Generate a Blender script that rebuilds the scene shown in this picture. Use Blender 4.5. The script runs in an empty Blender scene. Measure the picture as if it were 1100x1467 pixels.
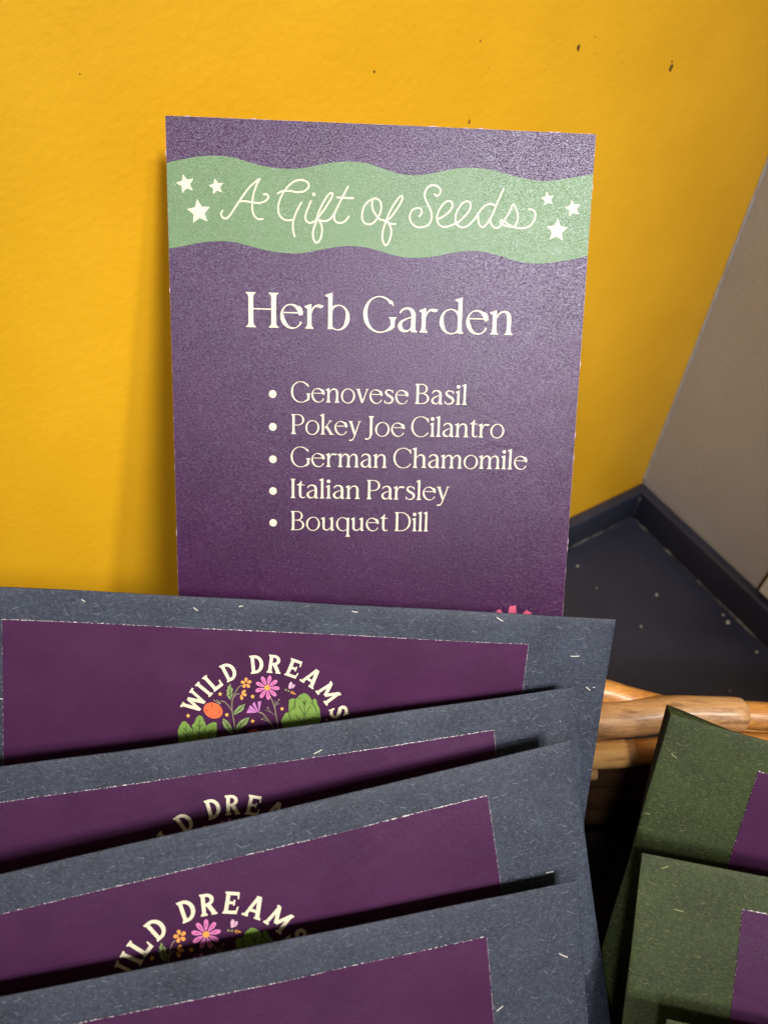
import bpy, math, random
from mathutils import Vector, Matrix, noise
from mathutils.geometry import delaunay_2d_cdt
random.seed(7)
sc = bpy.context.scene
col = sc.collection
MM = 0.001
TH = math.radians(49.5)          # camera pitch below the horizon
CAMZ = 0.456                     # camera height over the shelf

# ------------------------------------------------------------------ artwork data (millimetres on the card / label)
SCRIPT = [[(16.05, 25.53), (15.51, 26.4), (16.02, 27.46), (17.06, 27.71), (18.08, 26.88), (19.79, 24.4), (21.69, 21.66), (23.95, 18.75), (25.83, 17.09), (27.02, 16.27), (26.19, 17.78), (25.24, 20.29), (24.78, 22.8), (24.76, 24.94), (25.38, 26.7), (26.5, 27.56), (27.85, 27.52)], [(20.93, 22.86), (22.24, 22.64), (24.29, 22.81), (26.53, 23.02), (28.4, 22.53), (29.46, 21.56), (29.24, 20.61), (28.19, 20.54)], [(32.3, 20.18), (33.65, 19.49), (35.9, 19.34), (38.15, 19.62), (40.21, 19.19), (41.45, 17.93), (41.06, 16.71), (39.26, 16.14), (37.02, 16.68), (34.78, 18.71), (33.28, 21.07), (32.45, 23.6), (32.59, 25.74), (33.64, 27.14), (35.15, 27.62), (36.85, 27.46)], [(39.29, 22.5), (38.16, 24.47), (37.22, 26.65), (36.81, 28.47), (36.85, 30.45), (37.31, 32.18)], [(42.11, 21.97), (41.25, 24.0), (40.54, 26.0), (40.66, 27.44), (41.76, 28.12), (43.09, 27.71), (44.21, 26.59), (46.09, 24.19), (47.95, 21.26), (48.57, 19.81), (47.93, 19.48), (46.81, 20.59), (45.32, 23.14), (44.21, 25.69), (43.66, 27.87), (42.91, 30.07), (42.81, 32.25), (43.7, 33.75), (44.83, 32.91), (45.46, 30.71), (45.29, 28.54), (44.41, 27.13), (45.36, 27.46), (46.87, 27.4), (48.38, 26.27), (49.87, 23.7), (51.71, 20.05), (53.04, 17.58)], [(51.16, 21.15), (50.05, 23.34), (49.13, 25.52), (49.22, 27.14), (50.49, 27.89), (52.19, 27.4), (53.39, 25.95)], [(49.83, 20.69), (51.72, 20.7), (54.68, 20.77)], [(60.47, 21.1), (60.31, 22.36), (60.66, 23.86), (61.76, 25.47), (62.85, 26.44), (64.47, 26.82), (66.1, 27.6), (67.49, 27.55)], [(61.12, 20.53), (59.28, 21.39), (57.85, 23.21), (57.36, 25.49), (57.79, 27.25), (59.14, 28.01), (60.74, 27.53), (62.04, 26.09), (62.94, 24.29), (63.08, 22.52), (62.46, 21.03), (61.12, 20.53), (60.46, 20.85)], [(64.47, 26.77), (65.79, 25.96), (67.6, 23.62), (69.14, 21.05), (69.36, 19.53), (68.31, 20.07), (66.51, 22.65), (65.23, 25.22), (64.48, 27.27), (63.73, 29.84), (63.65, 32.14), (64.64, 33.85), (65.68, 32.59), (66.3, 30.27), (65.98, 28.49), (65.01, 27.0)], [(74.59, 25.19), (75.32, 24.08), (74.9, 23.0), (73.67, 22.87), (72.35, 23.64), (71.75, 25.29), (72.26, 27.08), (73.83, 28.19), (75.76, 28.24), (77.47, 27.45), (78.37, 25.6), (78.11, 23.62), (76.88, 21.31), (76.04, 19.36), (76.37, 17.56), (77.66, 16.36), (79.38, 16.3), (80.68, 17.22), (80.61, 18.48), (79.68, 19.16), (78.97, 18.72)], [(80.38, 25.71), (82.19, 24.74), (83.87, 23.23), (84.57, 21.58), (83.76, 20.45), (82.24, 20.94), (80.77, 22.8), (79.97, 25.0), (80.42, 26.99), (81.93, 27.92), (83.85, 27.6), (86.13, 26.61), (88.0, 25.09), (89.65, 23.03), (90.08, 21.39), (89.34, 20.4), (87.82, 20.74), (86.35, 22.6), (85.59, 24.81), (85.83, 26.8), (87.34, 27.85), (89.27, 27.42), (91.13, 25.71), (92.58, 23.48), (94.41, 21.42), (96.32, 20.88), (97.51, 21.31)], [(92.42, 24.21), (92.62, 26.02), (93.54, 27.53), (94.88, 27.04), (96.5, 24.43), (98.23, 20.19), (99.89, 16.41)], [(98.23, 20.19), (97.03, 23.32), (96.25, 25.54), (96.82, 26.98), (97.83, 27.6), (99.18, 27.26), (100.81, 25.01), (102.23, 22.41), (102.91, 20.75), (103.82, 21.63), (104.64, 23.79), (104.55, 25.62), (103.46, 27.12), (101.31, 27.01), (99.52, 26.34), (99.36, 25.61), (100.25, 25.47), (102.07, 26.62), (104.06, 27.28), (106.42, 27.5), (108.52, 26.58), (109.85, 24.7), (109.86, 22.88), (108.83, 22.0), (107.85, 22.0)]]
IDOT = [(42.96, 20.05)]
STARS = [(5.32, 18.43), (14.29, 18.88), (9.05, 26.11), (113.5, 18.81), (121.45, 21.19), (116.95, 27.77)]
BANDU = [(-0.02, 12.81), (4.99, 11.61), (10.0, 10.65), (15.0, 10.34), (19.38, 10.65), (24.39, 11.88), (29.43, 12.88), (35.12, 13.2), (40.19, 12.77), (45.27, 11.56), (50.35, 10.71), (54.82, 10.54), (59.3, 10.97), (65.46, 12.76), (69.34, 13.46), (73.23, 13.62), (77.74, 12.97), (82.88, 11.75), (87.4, 11.03), (91.3, 10.83), (95.89, 11.26), (100.51, 12.18), (105.83, 13.2), (111.13, 13.74), (115.73, 13.38), (120.31, 12.48), (127.24, 11.18)]
BANDL = [(-0.08, 36.79), (4.39, 35.91), (9.5, 34.76), (14.6, 34.22), (19.07, 34.32), (24.18, 35.39), (29.31, 36.46), (35.12, 37.02), (40.29, 36.73), (45.47, 35.63), (50.65, 34.66), (55.2, 34.38), (59.78, 34.8), (66.05, 36.33), (70.01, 37.08), (75.28, 37.1), (80.54, 36.37), (85.79, 35.19), (90.4, 34.61), (95.06, 34.77), (99.78, 35.75), (105.2, 37.1), (110.6, 37.63), (115.29, 37.29), (120.63, 36.36), (127.28, 34.88)]
FLOWER = [[(104.13, 149.62), (104.79, 148.75), (105.38, 148.41), (106.19, 148.95), (106.65, 149.75), (106.6, 151.48), (104.37, 151.49)], [(108.52, 149.88), (108.66, 148.3), (109.02, 147.15), (109.73, 147.44), (110.68, 147.0), (111.04, 147.86), (111.24, 151.46), (108.61, 151.47)], [(113.51, 150.0), (114.02, 149.28), (114.69, 148.73), (115.42, 149.27), (116.22, 149.56), (116.39, 151.43), (113.59, 151.45)]]
ART = [["leafgreen",[[[-116.19,37.33],[-115.71,35.64],[-115.01,34.38],[-114.26,34.28],[-113.35,35.32],[-112.67,36.25],[-112.12,36.59],[-112.4,37.55],[-111.92,41.5],[-115.49,41.62],[-115.91,38.99]],[[-109.18,36.84],[-108.7,35.39],[-107.86,34.64],[-106.79,34.24],[-106.13,34.46],[-105.98,36.25],[-106.11,39.62],[-108.47,40.66],[-109.02,38.03]],[[-112.59,35.41],[-111.87,34.55],[-111.5,33.11],[-110.77,32.42],[-110.0,32.7],[-109.41,33.98],[-108.8,35.51],[-109.19,36.48],[-108.93,37.55],[-108.46,40.9],[-112.46,41.52],[-112.62,37.44],[-112.12,36.59]],[[-89.2,33.49],[-88.76,32.18],[-88.12,30.99],[-87.3,30.83],[-87.44,28.51],[-87.41,27.23],[-86.72,26.76],[-85.76,26.9],[-86.1,28.98],[-86.92,31.07],[-86.72,36.0],[-88.28,36.06]],[[-81.2,27.23],[-80.77,26.52],[-80.14,26.93],[-79.81,28.21],[-79.12,29.48],[-78.88,31.02],[-78.46,32.57],[-79.0,34.42],[-80.87,35.27],[-81.37,28.27]],[[-85.8,27.03],[-85.31,26.5],[-84.77,25.71],[-83.5,25.09],[-82.64,25.49],[-81.73,26.48],[-81.18,27.49],[-80.13,28.74],[-79.83,31.32],[-80.0,33.93],[-80.89,35.01],[-86.35,36.25],[-87.11,33.67],[-87.09,30.3],[-86.0,28.71]]]],["vein",[[[-114.1,35.58],[-113.92,37.49],[-113.6,40.11]],[[-114.88,37.64],[-113.76,38.68]],[[-114.72,36.32],[-114.0,37.01]],[[-112.96,37.09],[-113.67,38.2]],[[-110.61,33.79],[-110.57,36.17],[-110.27,40.24]],[[-111.42,35.01],[-110.59,35.81]],[[-109.69,34.95],[-110.58,36.05]],[[-111.45,36.92],[-110.5,37.85]],[[-109.3,36.61],[-110.37,37.84]],[[-107.67,36.55],[-107.94,37.76],[-108.06,39.92]],[[-108.63,36.94],[-107.94,37.76]],[[-106.92,36.28],[-107.74,37.39]],[[-112.12,36.59],[-112.47,37.56],[-113.03,38.17]],[[-108.99,36.12],[-109.17,36.96],[-108.7,37.78]],[[-103.06,23.8],[-102.91,27.33]],[[-101.58,31.66],[-100.23,30.3],[-99.32,29.08]],[[-100.69,36.42],[-99.37,34.33],[-98.12,33.08]],[[-101.97,37.06],[-103.26,35.19],[-104.32,33.56]],[[-103.44,24.99],[-103.0,25.56]],[[-102.54,25.66],[-102.96,26.27]],[[-103.49,26.17],[-102.94,26.74]],[[-100.04,34.11],[-99.78,34.82]],[[-100.45,30.31],[-100.11,30.65]],[[-103.3,34.47],[-103.21,35.43]],[[-83.37,26.93],[-83.1,30.93],[-82.95,34.82]],[[-83.94,27.34],[-83.27,28.48]],[[-82.74,27.42],[-83.27,28.48]],[[-84.68,28.79],[-83.19,31.32]],[[-81.57,28.8],[-82.95,31.31]],[[-85.46,31.41],[-83.39,33.8]],[[-80.15,31.85],[-82.0,32.96],[-82.65,34.03]],[[-85.8,27.03],[-85.98,28.97],[-86.97,30.3],[-87.13,31.6],[-86.55,33.13]],[[-81.2,27.23],[-80.87,28.51],[-80.08,29.51],[-79.86,30.8]],[[-79.84,31.19],[-79.0,31.08]],[[-86.04,30.0],[-85.52,28.69]],[[-84.93,26.87],[-84.36,26.46]],[[-81.65,27.64],[-81.25,28.27]],[[-86.74,24.69],[-86.8,25.53]],[[-86.37,24.88],[-86.42,25.65]]]],["tomato",[[[-104.72,31.07],[-104.74,31.67],[-104.92,32.21],[-105.26,32.67],[-105.73,33.01],[-106.31,33.21],[-106.95,33.25],[-107.6,33.13],[-108.23,32.86],[-108.8,32.47],[-109.25,31.96],[-109.56,31.39],[-109.72,30.79],[-109.7,30.2],[-109.52,29.65],[-109.18,29.2],[-108.71,28.86],[-108.14,28.67],[-107.5,28.62],[-106.85,28.74],[-106.22,29.0],[-105.66,29.39],[-105.2,29.89],[-104.88,30.47]]]],["tomato2",[[[-98.25,38.87],[-98.01,37.17],[-97.08,36.05],[-95.88,35.84],[-94.74,36.45],[-94.13,37.51],[-94.06,38.72]]]],["spot",[[[-107.89,29.54],[-107.56,29.19],[-107.2,29.51],[-107.53,29.9]],[[-109.24,30.89],[-108.91,30.54],[-108.55,30.86],[-108.88,31.25]],[[-105.86,31.35],[-105.53,31.01],[-105.17,31.32],[-105.5,31.72]]]],["stem",[[[-105.3,28.96],[-106.3,28.53],[-107.3,27.86]],[[-105.3,28.89],[-106.1,28.16],[-106.44,27.82]],[[-105.45,28.14],[-104.47,28.29],[-103.33,29.35],[-102.39,30.74]],[[-105.31,28.84],[-105.94,29.1],[-106.36,29.59]],[[-101.23,36.56],[-101.57,34.17],[-102.08,31.8],[-102.39,29.44],[-102.24,27.3],[-101.57,25.38],[-100.78,23.94],[-100.05,23.49]],[[-102.18,27.18],[-101.53,26.21],[-100.57,25.88]],[[-95.36,31.01],[-94.03,31.6],[-92.5,33.35],[-91.07,35.38]],[[-95.38,30.95],[-94.49,31.15],[-93.57,31.95]],[[-92.57,26.16],[-91.76,27.91],[-91.04,29.94],[-90.39,32.76],[-89.81,35.33]]]],["leafpale",[[[-103.14,23.1],[-102.71,24.26],[-102.3,24.71],[-102.55,25.43],[-102.3,26.12],[-102.59,26.84],[-102.76,27.79],[-103.44,27.11],[-103.96,26.19],[-103.72,25.71],[-104.06,25.14],[-103.67,24.65],[-103.8,24.07],[-103.43,23.82]],[[-101.79,31.91],[-101.62,30.83],[-101.01,30.09],[-100.5,29.36],[-99.86,29.1],[-98.96,28.71],[-99.18,29.55],[-99.25,30.26],[-99.87,31.0],[-100.61,31.39],[-101.24,31.89]],[[-100.89,36.79],[-100.96,35.35],[-100.36,34.13],[-99.64,33.38],[-98.57,32.86],[-97.66,32.64],[-97.97,33.8],[-98.25,34.65],[-99.1,35.28],[-99.94,36.03],[-100.56,36.65]],[[-101.94,37.55],[-103.19,36.63],[-104.11,35.7],[-104.56,34.52],[-104.56,33.09],[-103.56,33.65],[-102.63,34.69],[-102.03,35.86],[-101.76,36.82]]]],["orange",[[[-99.11,21.26],[-98.87,21.31],[-98.7,21.47],[-98.63,21.72],[-98.67,22.0],[-98.77,22.27],[-98.88,22.45],[-99.0,22.52],[-99.13,22.47],[-99.27,22.31],[-99.41,22.06],[-99.5,21.79],[-99.48,21.53],[-99.34,21.35]],[[-97.66,22.22],[-97.62,22.48],[-97.71,22.7],[-97.91,22.84],[-98.17,22.88],[-98.43,22.86],[-98.63,22.8],[-98.74,22.7],[-98.73,22.55],[-98.63,22.36],[-98.46,22.14],[-98.25,21.97],[-98.02,21.92],[-97.81,22.01]],[[-98.09,24.04],[-98.31,24.14],[-98.53,24.11],[-98.71,23.93],[-98.82,23.66],[-98.87,23.38],[-98.87,23.16],[-98.81,23.03],[-98.68,23.0],[-98.48,23.05],[-98.24,23.18],[-98.03,23.36],[-97.91,23.59],[-97.94,23.83]],[[-99.73,24.11],[-99.9,23.92],[-99.95,23.68],[-99.86,23.44],[-99.67,23.24],[-99.44,23.1],[-99.25,23.02],[-99.11,23.04],[-99.04,23.17],[-99.01,23.39],[-99.04,23.67],[-99.12,23.95],[-99.28,24.14],[-99.5,24.19]],[[-100.38,22.47],[-100.27,22.23],[-100.08,22.1],[-99.84,22.12],[-99.6,22.24],[-99.39,22.43],[-99.26,22.6],[-99.23,22.74],[-99.31,22.86],[-99.5,22.96],[-99.75,23.03],[-100.02,23.03],[-100.24,22.93],[-100.37,22.73]],[[-99.03,24.87],[-98.95,25.09],[-99.01,25.34],[-99.2,25.54],[-99.47,25.69],[-99.74,25.78],[-99.96,25.8],[-100.08,25.75],[-100.1,25.61],[-100.02,25.39],[-99.88,25.12],[-99.68,24.88],[-99.44,24.73],[-99.21,24.73]],[[-98.7,26.22],[-98.79,26.43],[-99.0,26.55],[-99.27,26.54],[-99.56,26.42],[-99.81,26.26],[-99.98,26.1],[-100.03,25.97],[-99.95,25.86],[-99.74,25.77],[-99.46,25.71],[-99.16,25.71],[-98.89,25.79],[-98.73,25.98]],[[-99.78,27.59],[-100.01,27.59],[-100.2,27.44],[-100.32,27.17],[-100.36,26.84],[-100.34,26.53],[-100.29,26.29],[-100.21,26.19],[-100.08,26.22],[-99.91,26.38],[-99.73,26.63],[-99.58,26.92],[-99.53,27.21],[-99.6,27.45]],[[-92.63,23.92],[-92.68,24.22],[-92.83,24.48],[-93.07,24.66],[-93.36,24.74],[-93.66,24.69],[-93.93,24.53],[-94.11,24.28],[-94.18,23.98],[-94.14,23.68],[-93.99,23.42],[-93.75,23.24],[-93.46,23.16],[-93.16,23.21],[-92.89,23.37],[-92.71,23.62]]]],["dot",[[[-99.19,22.81],[-98.99,22.57],[-98.76,22.8],[-98.96,23.04]]]],["pink",[[[-92.83,20.48],[-92.57,20.67],[-92.45,21.08],[-92.5,21.63],[-92.67,22.21],[-92.9,22.71],[-93.12,23.05],[-93.29,23.15],[-93.41,22.99],[-93.5,22.58],[-93.54,22.02],[-93.52,21.4],[-93.38,20.88],[-93.13,20.55]],[[-95.01,20.82],[-94.71,20.8],[-94.37,21.04],[-94.08,21.49],[-93.86,22.07],[-93.74,22.62],[-93.7,23.03],[-93.76,23.23],[-93.95,23.18],[-94.26,22.93],[-94.63,22.52],[-94.98,22.02],[-95.19,21.52],[-95.2,21.09]],[[-96.45,22.6],[-96.23,22.37],[-95.84,22.32],[-95.35,22.48],[-94.84,22.78],[-94.42,23.12],[-94.14,23.42],[-94.07,23.62],[-94.24,23.71],[-94.63,23.73],[-95.15,23.67],[-95.71,23.52],[-96.17,23.26],[-96.43,22.94]],[[-96.47,24.99],[-96.45,24.66],[-96.18,24.35],[-95.71,24.13],[-95.16,24.02],[-94.63,23.99],[-94.25,24.03],[-94.08,24.14],[-94.15,24.33],[-94.43,24.61],[-94.86,24.93],[-95.37,25.19],[-95.86,25.32],[-96.26,25.24]],[[-95.06,26.88],[-95.24,26.6],[-95.22,26.17],[-95.0,25.68],[-94.65,25.2],[-94.27,24.81],[-93.96,24.58],[-93.77,24.55],[-93.71,24.74],[-93.75,25.16],[-93.89,25.71],[-94.11,26.27],[-94.41,26.71],[-94.75,26.93]],[[-92.87,27.38],[-93.17,27.28],[-93.41,26.94],[-93.55,26.4],[-93.57,25.78],[-93.51,25.21],[-93.42,24.81],[-93.29,24.65],[-93.13,24.76],[-92.92,25.12],[-92.69,25.64],[-92.52,26.24],[-92.48,26.79],[-92.61,27.2]],[[-90.93,26.24],[-91.21,26.38],[-91.6,26.27],[-92.02,25.94],[-92.41,25.48],[-92.7,24.99],[-92.87,24.61],[-92.87,24.41],[-92.68,24.38],[-92.31,24.51],[-91.83,24.76],[-91.35,25.11],[-90.99,25.51],[-90.84,25.92]],[[-90.16,24.01],[-90.28,24.31],[-90.64,24.5],[-91.15,24.53],[-91.72,24.43],[-92.23,24.26],[-92.58,24.08],[-92.71,23.92],[-92.58,23.77],[-92.23,23.61],[-91.71,23.47],[-91.15,23.41],[-90.64,23.48],[-90.28,23.7]],[[-90.91,21.73],[-90.83,22.05],[-90.98,22.45],[-91.34,22.83],[-91.82,23.14],[-92.31,23.36],[-92.68,23.47],[-92.87,23.43],[-92.87,23.22],[-92.69,22.85],[-92.39,22.39],[-92.0,21.95],[-91.58,21.65],[-91.19,21.58]]]],["pinkdark",[[[-92.97,21.29],[-92.91,21.37],[-92.9,21.55],[-92.93,21.8],[-92.99,22.07],[-93.07,22.32],[-93.13,22.48],[-93.18,22.53],[-93.2,22.46],[-93.21,22.28],[-93.2,22.03],[-93.17,21.75],[-93.12,21.5],[-93.04,21.34]],[[-94.63,21.56],[-94.54,21.58],[-94.42,21.71],[-94.3,21.93],[-94.19,22.18],[-94.1,22.42],[-94.05,22.6],[-94.05,22.67],[-94.11,22.63],[-94.22,22.5],[-94.37,22.29],[-94.51,22.05],[-94.62,21.82],[-94.66,21.65]],[[-95.72,22.91],[-95.65,22.87],[-95.48,22.89],[-95.25,22.97],[-95.02,23.09],[-94.81,23.22],[-94.67,23.32],[-94.62,23.38],[-94.69,23.39],[-94.86,23.37],[-95.09,23.31],[-95.34,23.22],[-95.56,23.11],[-95.69,23.0]],[[-95.74,24.73],[-95.71,24.64],[-95.57,24.54],[-95.35,24.45],[-95.1,24.38],[-94.86,24.34],[-94.7,24.32],[-94.63,24.34],[-94.67,24.39],[-94.82,24.48],[-95.03,24.6],[-95.27,24.7],[-95.49,24.77],[-95.66,24.78]],[[-94.66,26.17],[-94.69,26.08],[-94.65,25.9],[-94.54,25.68],[-94.39,25.45],[-94.24,25.25],[-94.13,25.12],[-94.07,25.09],[-94.07,25.16],[-94.12,25.33],[-94.21,25.57],[-94.33,25.82],[-94.46,26.03],[-94.58,26.15]],[[-93.0,26.54],[-93.07,26.49],[-93.15,26.32],[-93.2,26.07],[-93.22,25.79],[-93.23,25.53],[-93.22,25.35],[-93.2,25.28],[-93.15,25.34],[-93.09,25.51],[-93.01,25.76],[-92.95,26.03],[-92.92,26.29],[-92.94,26.47]],[[-91.52,25.68],[-91.61,25.69],[-91.77,25.61],[-91.95,25.45],[-92.14,25.24],[-92.3,25.05],[-92.4,24.9],[-92.42,24.83],[-92.36,24.84],[-92.21,24.93],[-92.01,25.07],[-91.79,25.25],[-91.62,25.43],[-91.53,25.58]],[[-90.94,23.98],[-91.0,24.05],[-91.16,24.09],[-91.4,24.1],[-91.66,24.07],[-91.9,24.03],[-92.06,23.98],[-92.12,23.94],[-92.06,23.91],[-91.89,23.87],[-91.66,23.84],[-91.4,23.83],[-91.16,23.85],[-90.99,23.91]],[[-91.51,22.25],[-91.51,22.34],[-91.61,22.49],[-91.78,22.66],[-92.0,22.82],[-92.2,22.95],[-92.35,23.02],[-92.42,23.03],[-92.39,22.97],[-92.29,22.83],[-92.13,22.64],[-91.94,22.45],[-91.75,22.3],[-91.6,22.23]]]],["pink2",[[[-98.47,31.38],[-98.16,30.34],[-97.73,30.2],[-95.82,31.04],[-96.14,31.21]],[[-97.96,29.97],[-97.57,29.01],[-95.6,30.96],[-95.77,31.03]],[[-97.08,28.75],[-96.53,28.02],[-95.35,30.83],[-95.56,30.95]],[[-95.66,27.98],[-94.79,27.83],[-95.08,30.46],[-95.28,30.78]]]],["stemthin",[[[-91.06,29.69],[-90.78,28.39],[-90.14,27.21]],[[-90.76,28.65],[-89.83,28.35]],[[-91.18,29.69],[-91.06,27.63]],[[-90.93,31.74],[-91.93,31.01],[-93.63,30.3]],[[-91.93,31.01],[-92.95,29.76]],[[-92.25,33.6],[-93.33,33.39],[-94.43,32.91]],[[-92.98,33.24],[-93.98,32.38]],[[-90.65,28.64],[-90.35,27.6]]]],["bud",[[[-93.19,29.64],[-92.97,29.4],[-92.72,29.62],[-92.94,29.86]],[[-90.31,27.22],[-90.08,26.98],[-89.83,27.2],[-90.06,27.44]],[[-94.54,33.04],[-94.31,32.8],[-94.06,33.02],[-94.29,33.27]]]],["wing",[[[-87.86,23.92],[-87.71,22.51],[-87.22,21.98],[-86.77,22.47],[-87.09,24.01]],[[-86.96,23.88],[-86.7,22.8],[-86.15,22.77],[-86.23,23.34],[-86.63,23.87]]]],["bee",[[[-87.19,25.04],[-86.98,24.65],[-86.5,24.75],[-85.73,25.57],[-86.32,25.59],[-86.92,25.54]]]],["beegreen",[[[-87.48,24.67],[-87.54,24.87],[-87.72,24.96],[-87.91,24.88],[-88.0,24.69],[-87.93,24.49],[-87.76,24.4],[-87.57,24.47]],[[-88.21,24.37],[-88.28,24.59],[-88.47,24.68],[-88.68,24.6],[-88.78,24.39],[-88.71,24.17],[-88.51,24.07],[-88.31,24.15]]]],["starpt",[[[-113.71,32.01],[-113.84,32.43],[-114.22,32.55],[-113.9,32.81],[-113.91,33.25],[-113.59,33.0],[-113.21,33.15],[-113.33,32.73],[-113.09,32.38],[-113.49,32.38]],[[-105.7,25.49],[-105.82,25.9],[-106.2,26.03],[-105.88,26.28],[-105.88,26.72],[-105.56,26.47],[-105.18,26.62],[-105.31,26.2],[-105.07,25.85],[-105.47,25.85]],[[-97.21,25.91],[-97.33,26.33],[-97.72,26.45],[-97.39,26.71],[-97.39,27.15],[-97.07,26.9],[-96.68,27.05],[-96.81,26.63],[-96.57,26.28],[-96.98,26.28]],[[-103.66,31.36],[-103.78,31.78],[-104.17,31.91],[-103.84,32.17],[-103.85,32.61],[-103.52,32.35],[-103.14,32.51],[-103.27,32.08],[-103.03,31.74],[-103.43,31.73]],[[-96.8,33.04],[-96.92,33.46],[-97.31,33.58],[-96.98,33.85],[-96.98,34.29],[-96.65,34.03],[-96.27,34.19],[-96.4,33.76],[-96.15,33.41],[-96.56,33.41]],[[-89.19,29.2],[-89.33,29.57],[-89.7,29.65],[-89.41,29.92],[-89.45,30.33],[-89.13,30.13],[-88.78,30.3],[-88.87,29.9],[-88.62,29.6],[-89.0,29.56]]]],["dotcream",[[[-76.59,32.63],[-76.69,32.95],[-76.97,33.09],[-77.27,32.97],[-77.41,32.66],[-77.32,32.35],[-77.04,32.2],[-76.74,32.32]]]]]

# ------------------------------------------------------------------ materials
def mat(name):
    m = bpy.data.materials.new(name); m.use_nodes = True
    nt = m.node_tree
    return m, nt, nt.nodes['Principled BSDF']
def N(nt, t, **kw):
    n = nt.nodes.new(t)
    for k, v in kw.items():
        if hasattr(n, k): setattr(n, k, v)
        else: n.inputs[k].default_value = v
    return n
def L(nt, a, b): nt.links.new(a, b)
def math_(nt, op, a, b=None, c=None):
    n = nt.nodes.new('ShaderNodeMath'); n.operation = op
    for i, v in enumerate((a, b, c)):
        if v is None: continue
        if isinstance(v, (int, float)): n.inputs[i].default_value = v
        else: L(nt, v, n.inputs[i])
    return n.outputs[0]
def mixc(nt, f, a, b):
    n = nt.nodes.new('ShaderNodeMix'); n.data_type = 'RGBA'
    for i, v in ((0, f), (6, a), (7, b)):
        if isinstance(v, (int, float)): n.inputs[i].default_value = v
        elif isinstance(v, tuple): n.inputs[i].default_value = (*v[:3], 1)
        else: L(nt, v, n.inputs[i])
    return n.outputs[2]
def coords(nt, scale=1000.0, stretch=(1, 1, 1), rnd=True):
    tc = nt.nodes.new('ShaderNodeTexCoord'); mp = nt.nodes.new('ShaderNodeMapping')
    mp.inputs['Scale'].default_value = [scale * s for s in stretch]
    L(nt, tc.outputs['Object'], mp.inputs['Vector'])
    if not rnd: return mp.outputs[0]
    oi = nt.nodes.new('ShaderNodeObjectInfo'); vm = nt.nodes.new('ShaderNodeVectorMath'); vm.operation = 'ADD'
    cx = nt.nodes.new('ShaderNodeCombineXYZ')
    L(nt, math_(nt, 'MULTIPLY', oi.outputs['Random'], 700.0), cx.inputs[0]); L(nt, math_(nt, 'MULTIPLY', oi.outputs['Random'], 331.0), cx.inputs[1])
    L(nt, mp.outputs[0], vm.inputs[0]); L(nt, cx.outputs[0], vm.inputs[1])
    return vm.outputs[0]
def noise_(nt, vec, scale, detail=3, rough=.55):
    n = nt.nodes.new('ShaderNodeTexNoise'); n.inputs['Scale'].default_value = scale
    n.inputs['Detail'].default_value = detail; n.inputs['Roughness'].default_value = rough
    L(nt, vec, n.inputs['Vector']); return n.outputs['Fac']
def ramp(nt, f, stops):
    n = nt.nodes.new('ShaderNodeValToRGB'); e = n.color_ramp.elements
    while len(e) < len(stops): e.new(.5)
    for el, (p, c) in zip(e, stops):
        el.position = p; el.color = (c, c, c, 1) if isinstance(c, (int, float)) else (*c, 1)
    L(nt, f, n.inputs[0]); return n.outputs[0]
def bump(nt, p, h, dist, strength=1.0, normal=None):
    n = nt.nodes.new('ShaderNodeBump'); n.inputs['Distance'].default_value = dist; n.inputs['Strength'].default_value = strength
    L(nt, h, n.inputs['Height'])
    if normal is not None: L(nt, normal, n.inputs['Normal'])
    L(nt, n.outputs[0], p.inputs['Normal']); return n.outputs[0]
def fleck(nt, vec, cell, ln, wd, dens, spread):
    """short straight fibres at random places and angles -> (mask, random value)"""
    sep = nt.nodes.new('ShaderNodeSeparateXYZ'); L(nt, vec, sep.inputs[0])
    cb = nt.nodes.new('ShaderNodeCombineXYZ'); L(nt, sep.outputs[0], cb.inputs[0]); L(nt, math_(nt, 'SUBTRACT', sep.outputs[1], sep.outputs[2]), cb.inputs[1])
    v = nt.nodes.new('ShaderNodeTexVoronoi'); v.voronoi_dimensions = '2D'; v.inputs['Scale'].default_value = 1 / cell
    L(nt, cb.outputs[0], v.inputs['Vector'])
    d = nt.nodes.new('ShaderNodeVectorMath'); d.operation = 'SUBTRACT'
    L(nt, cb.outputs[0], d.inputs[0]); L(nt, v.outputs['Position'], d.inputs[1])
    c = nt.nodes.new('ShaderNodeSeparateColor'); L(nt, v.outputs['Color'], c.inputs[0])
    ang = math_(nt, 'MULTIPLY', math_(nt, 'SUBTRACT', c.outputs[0], .42), spread)
    r = nt.nodes.new('ShaderNodeVectorRotate'); r.rotation_type = 'Z_AXIS'
    L(nt, d.outputs[0], r.inputs['Vector']); L(nt, ang, r.inputs['Angle'])
    s = nt.nodes.new('ShaderNodeSeparateXYZ'); L(nt, r.outputs[0], s.inputs[0])
    lv = math_(nt, 'MULTIPLY', c.outputs[2], ln)
    # a little curl in each fibre
    yy = math_(nt, 'ADD', s.outputs[1], math_(nt, 'MULTIPLY', math_(nt, 'MULTIPLY', s.outputs[0], s.outputs[0]), -.05 / ln))
    a = math_(nt, 'LESS_THAN', math_(nt, 'ABSOLUTE', s.outputs[0]), lv)
    b = math_(nt, 'LESS_THAN', math_(nt, 'ABSOLUTE', yy), wd)
    k = math_(nt, 'LESS_THAN', c.outputs[1], dens)
    return math_(nt, 'MULTIPLY', math_(nt, 'MULTIPLY', a, b), k), c.outputs[2]

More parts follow.
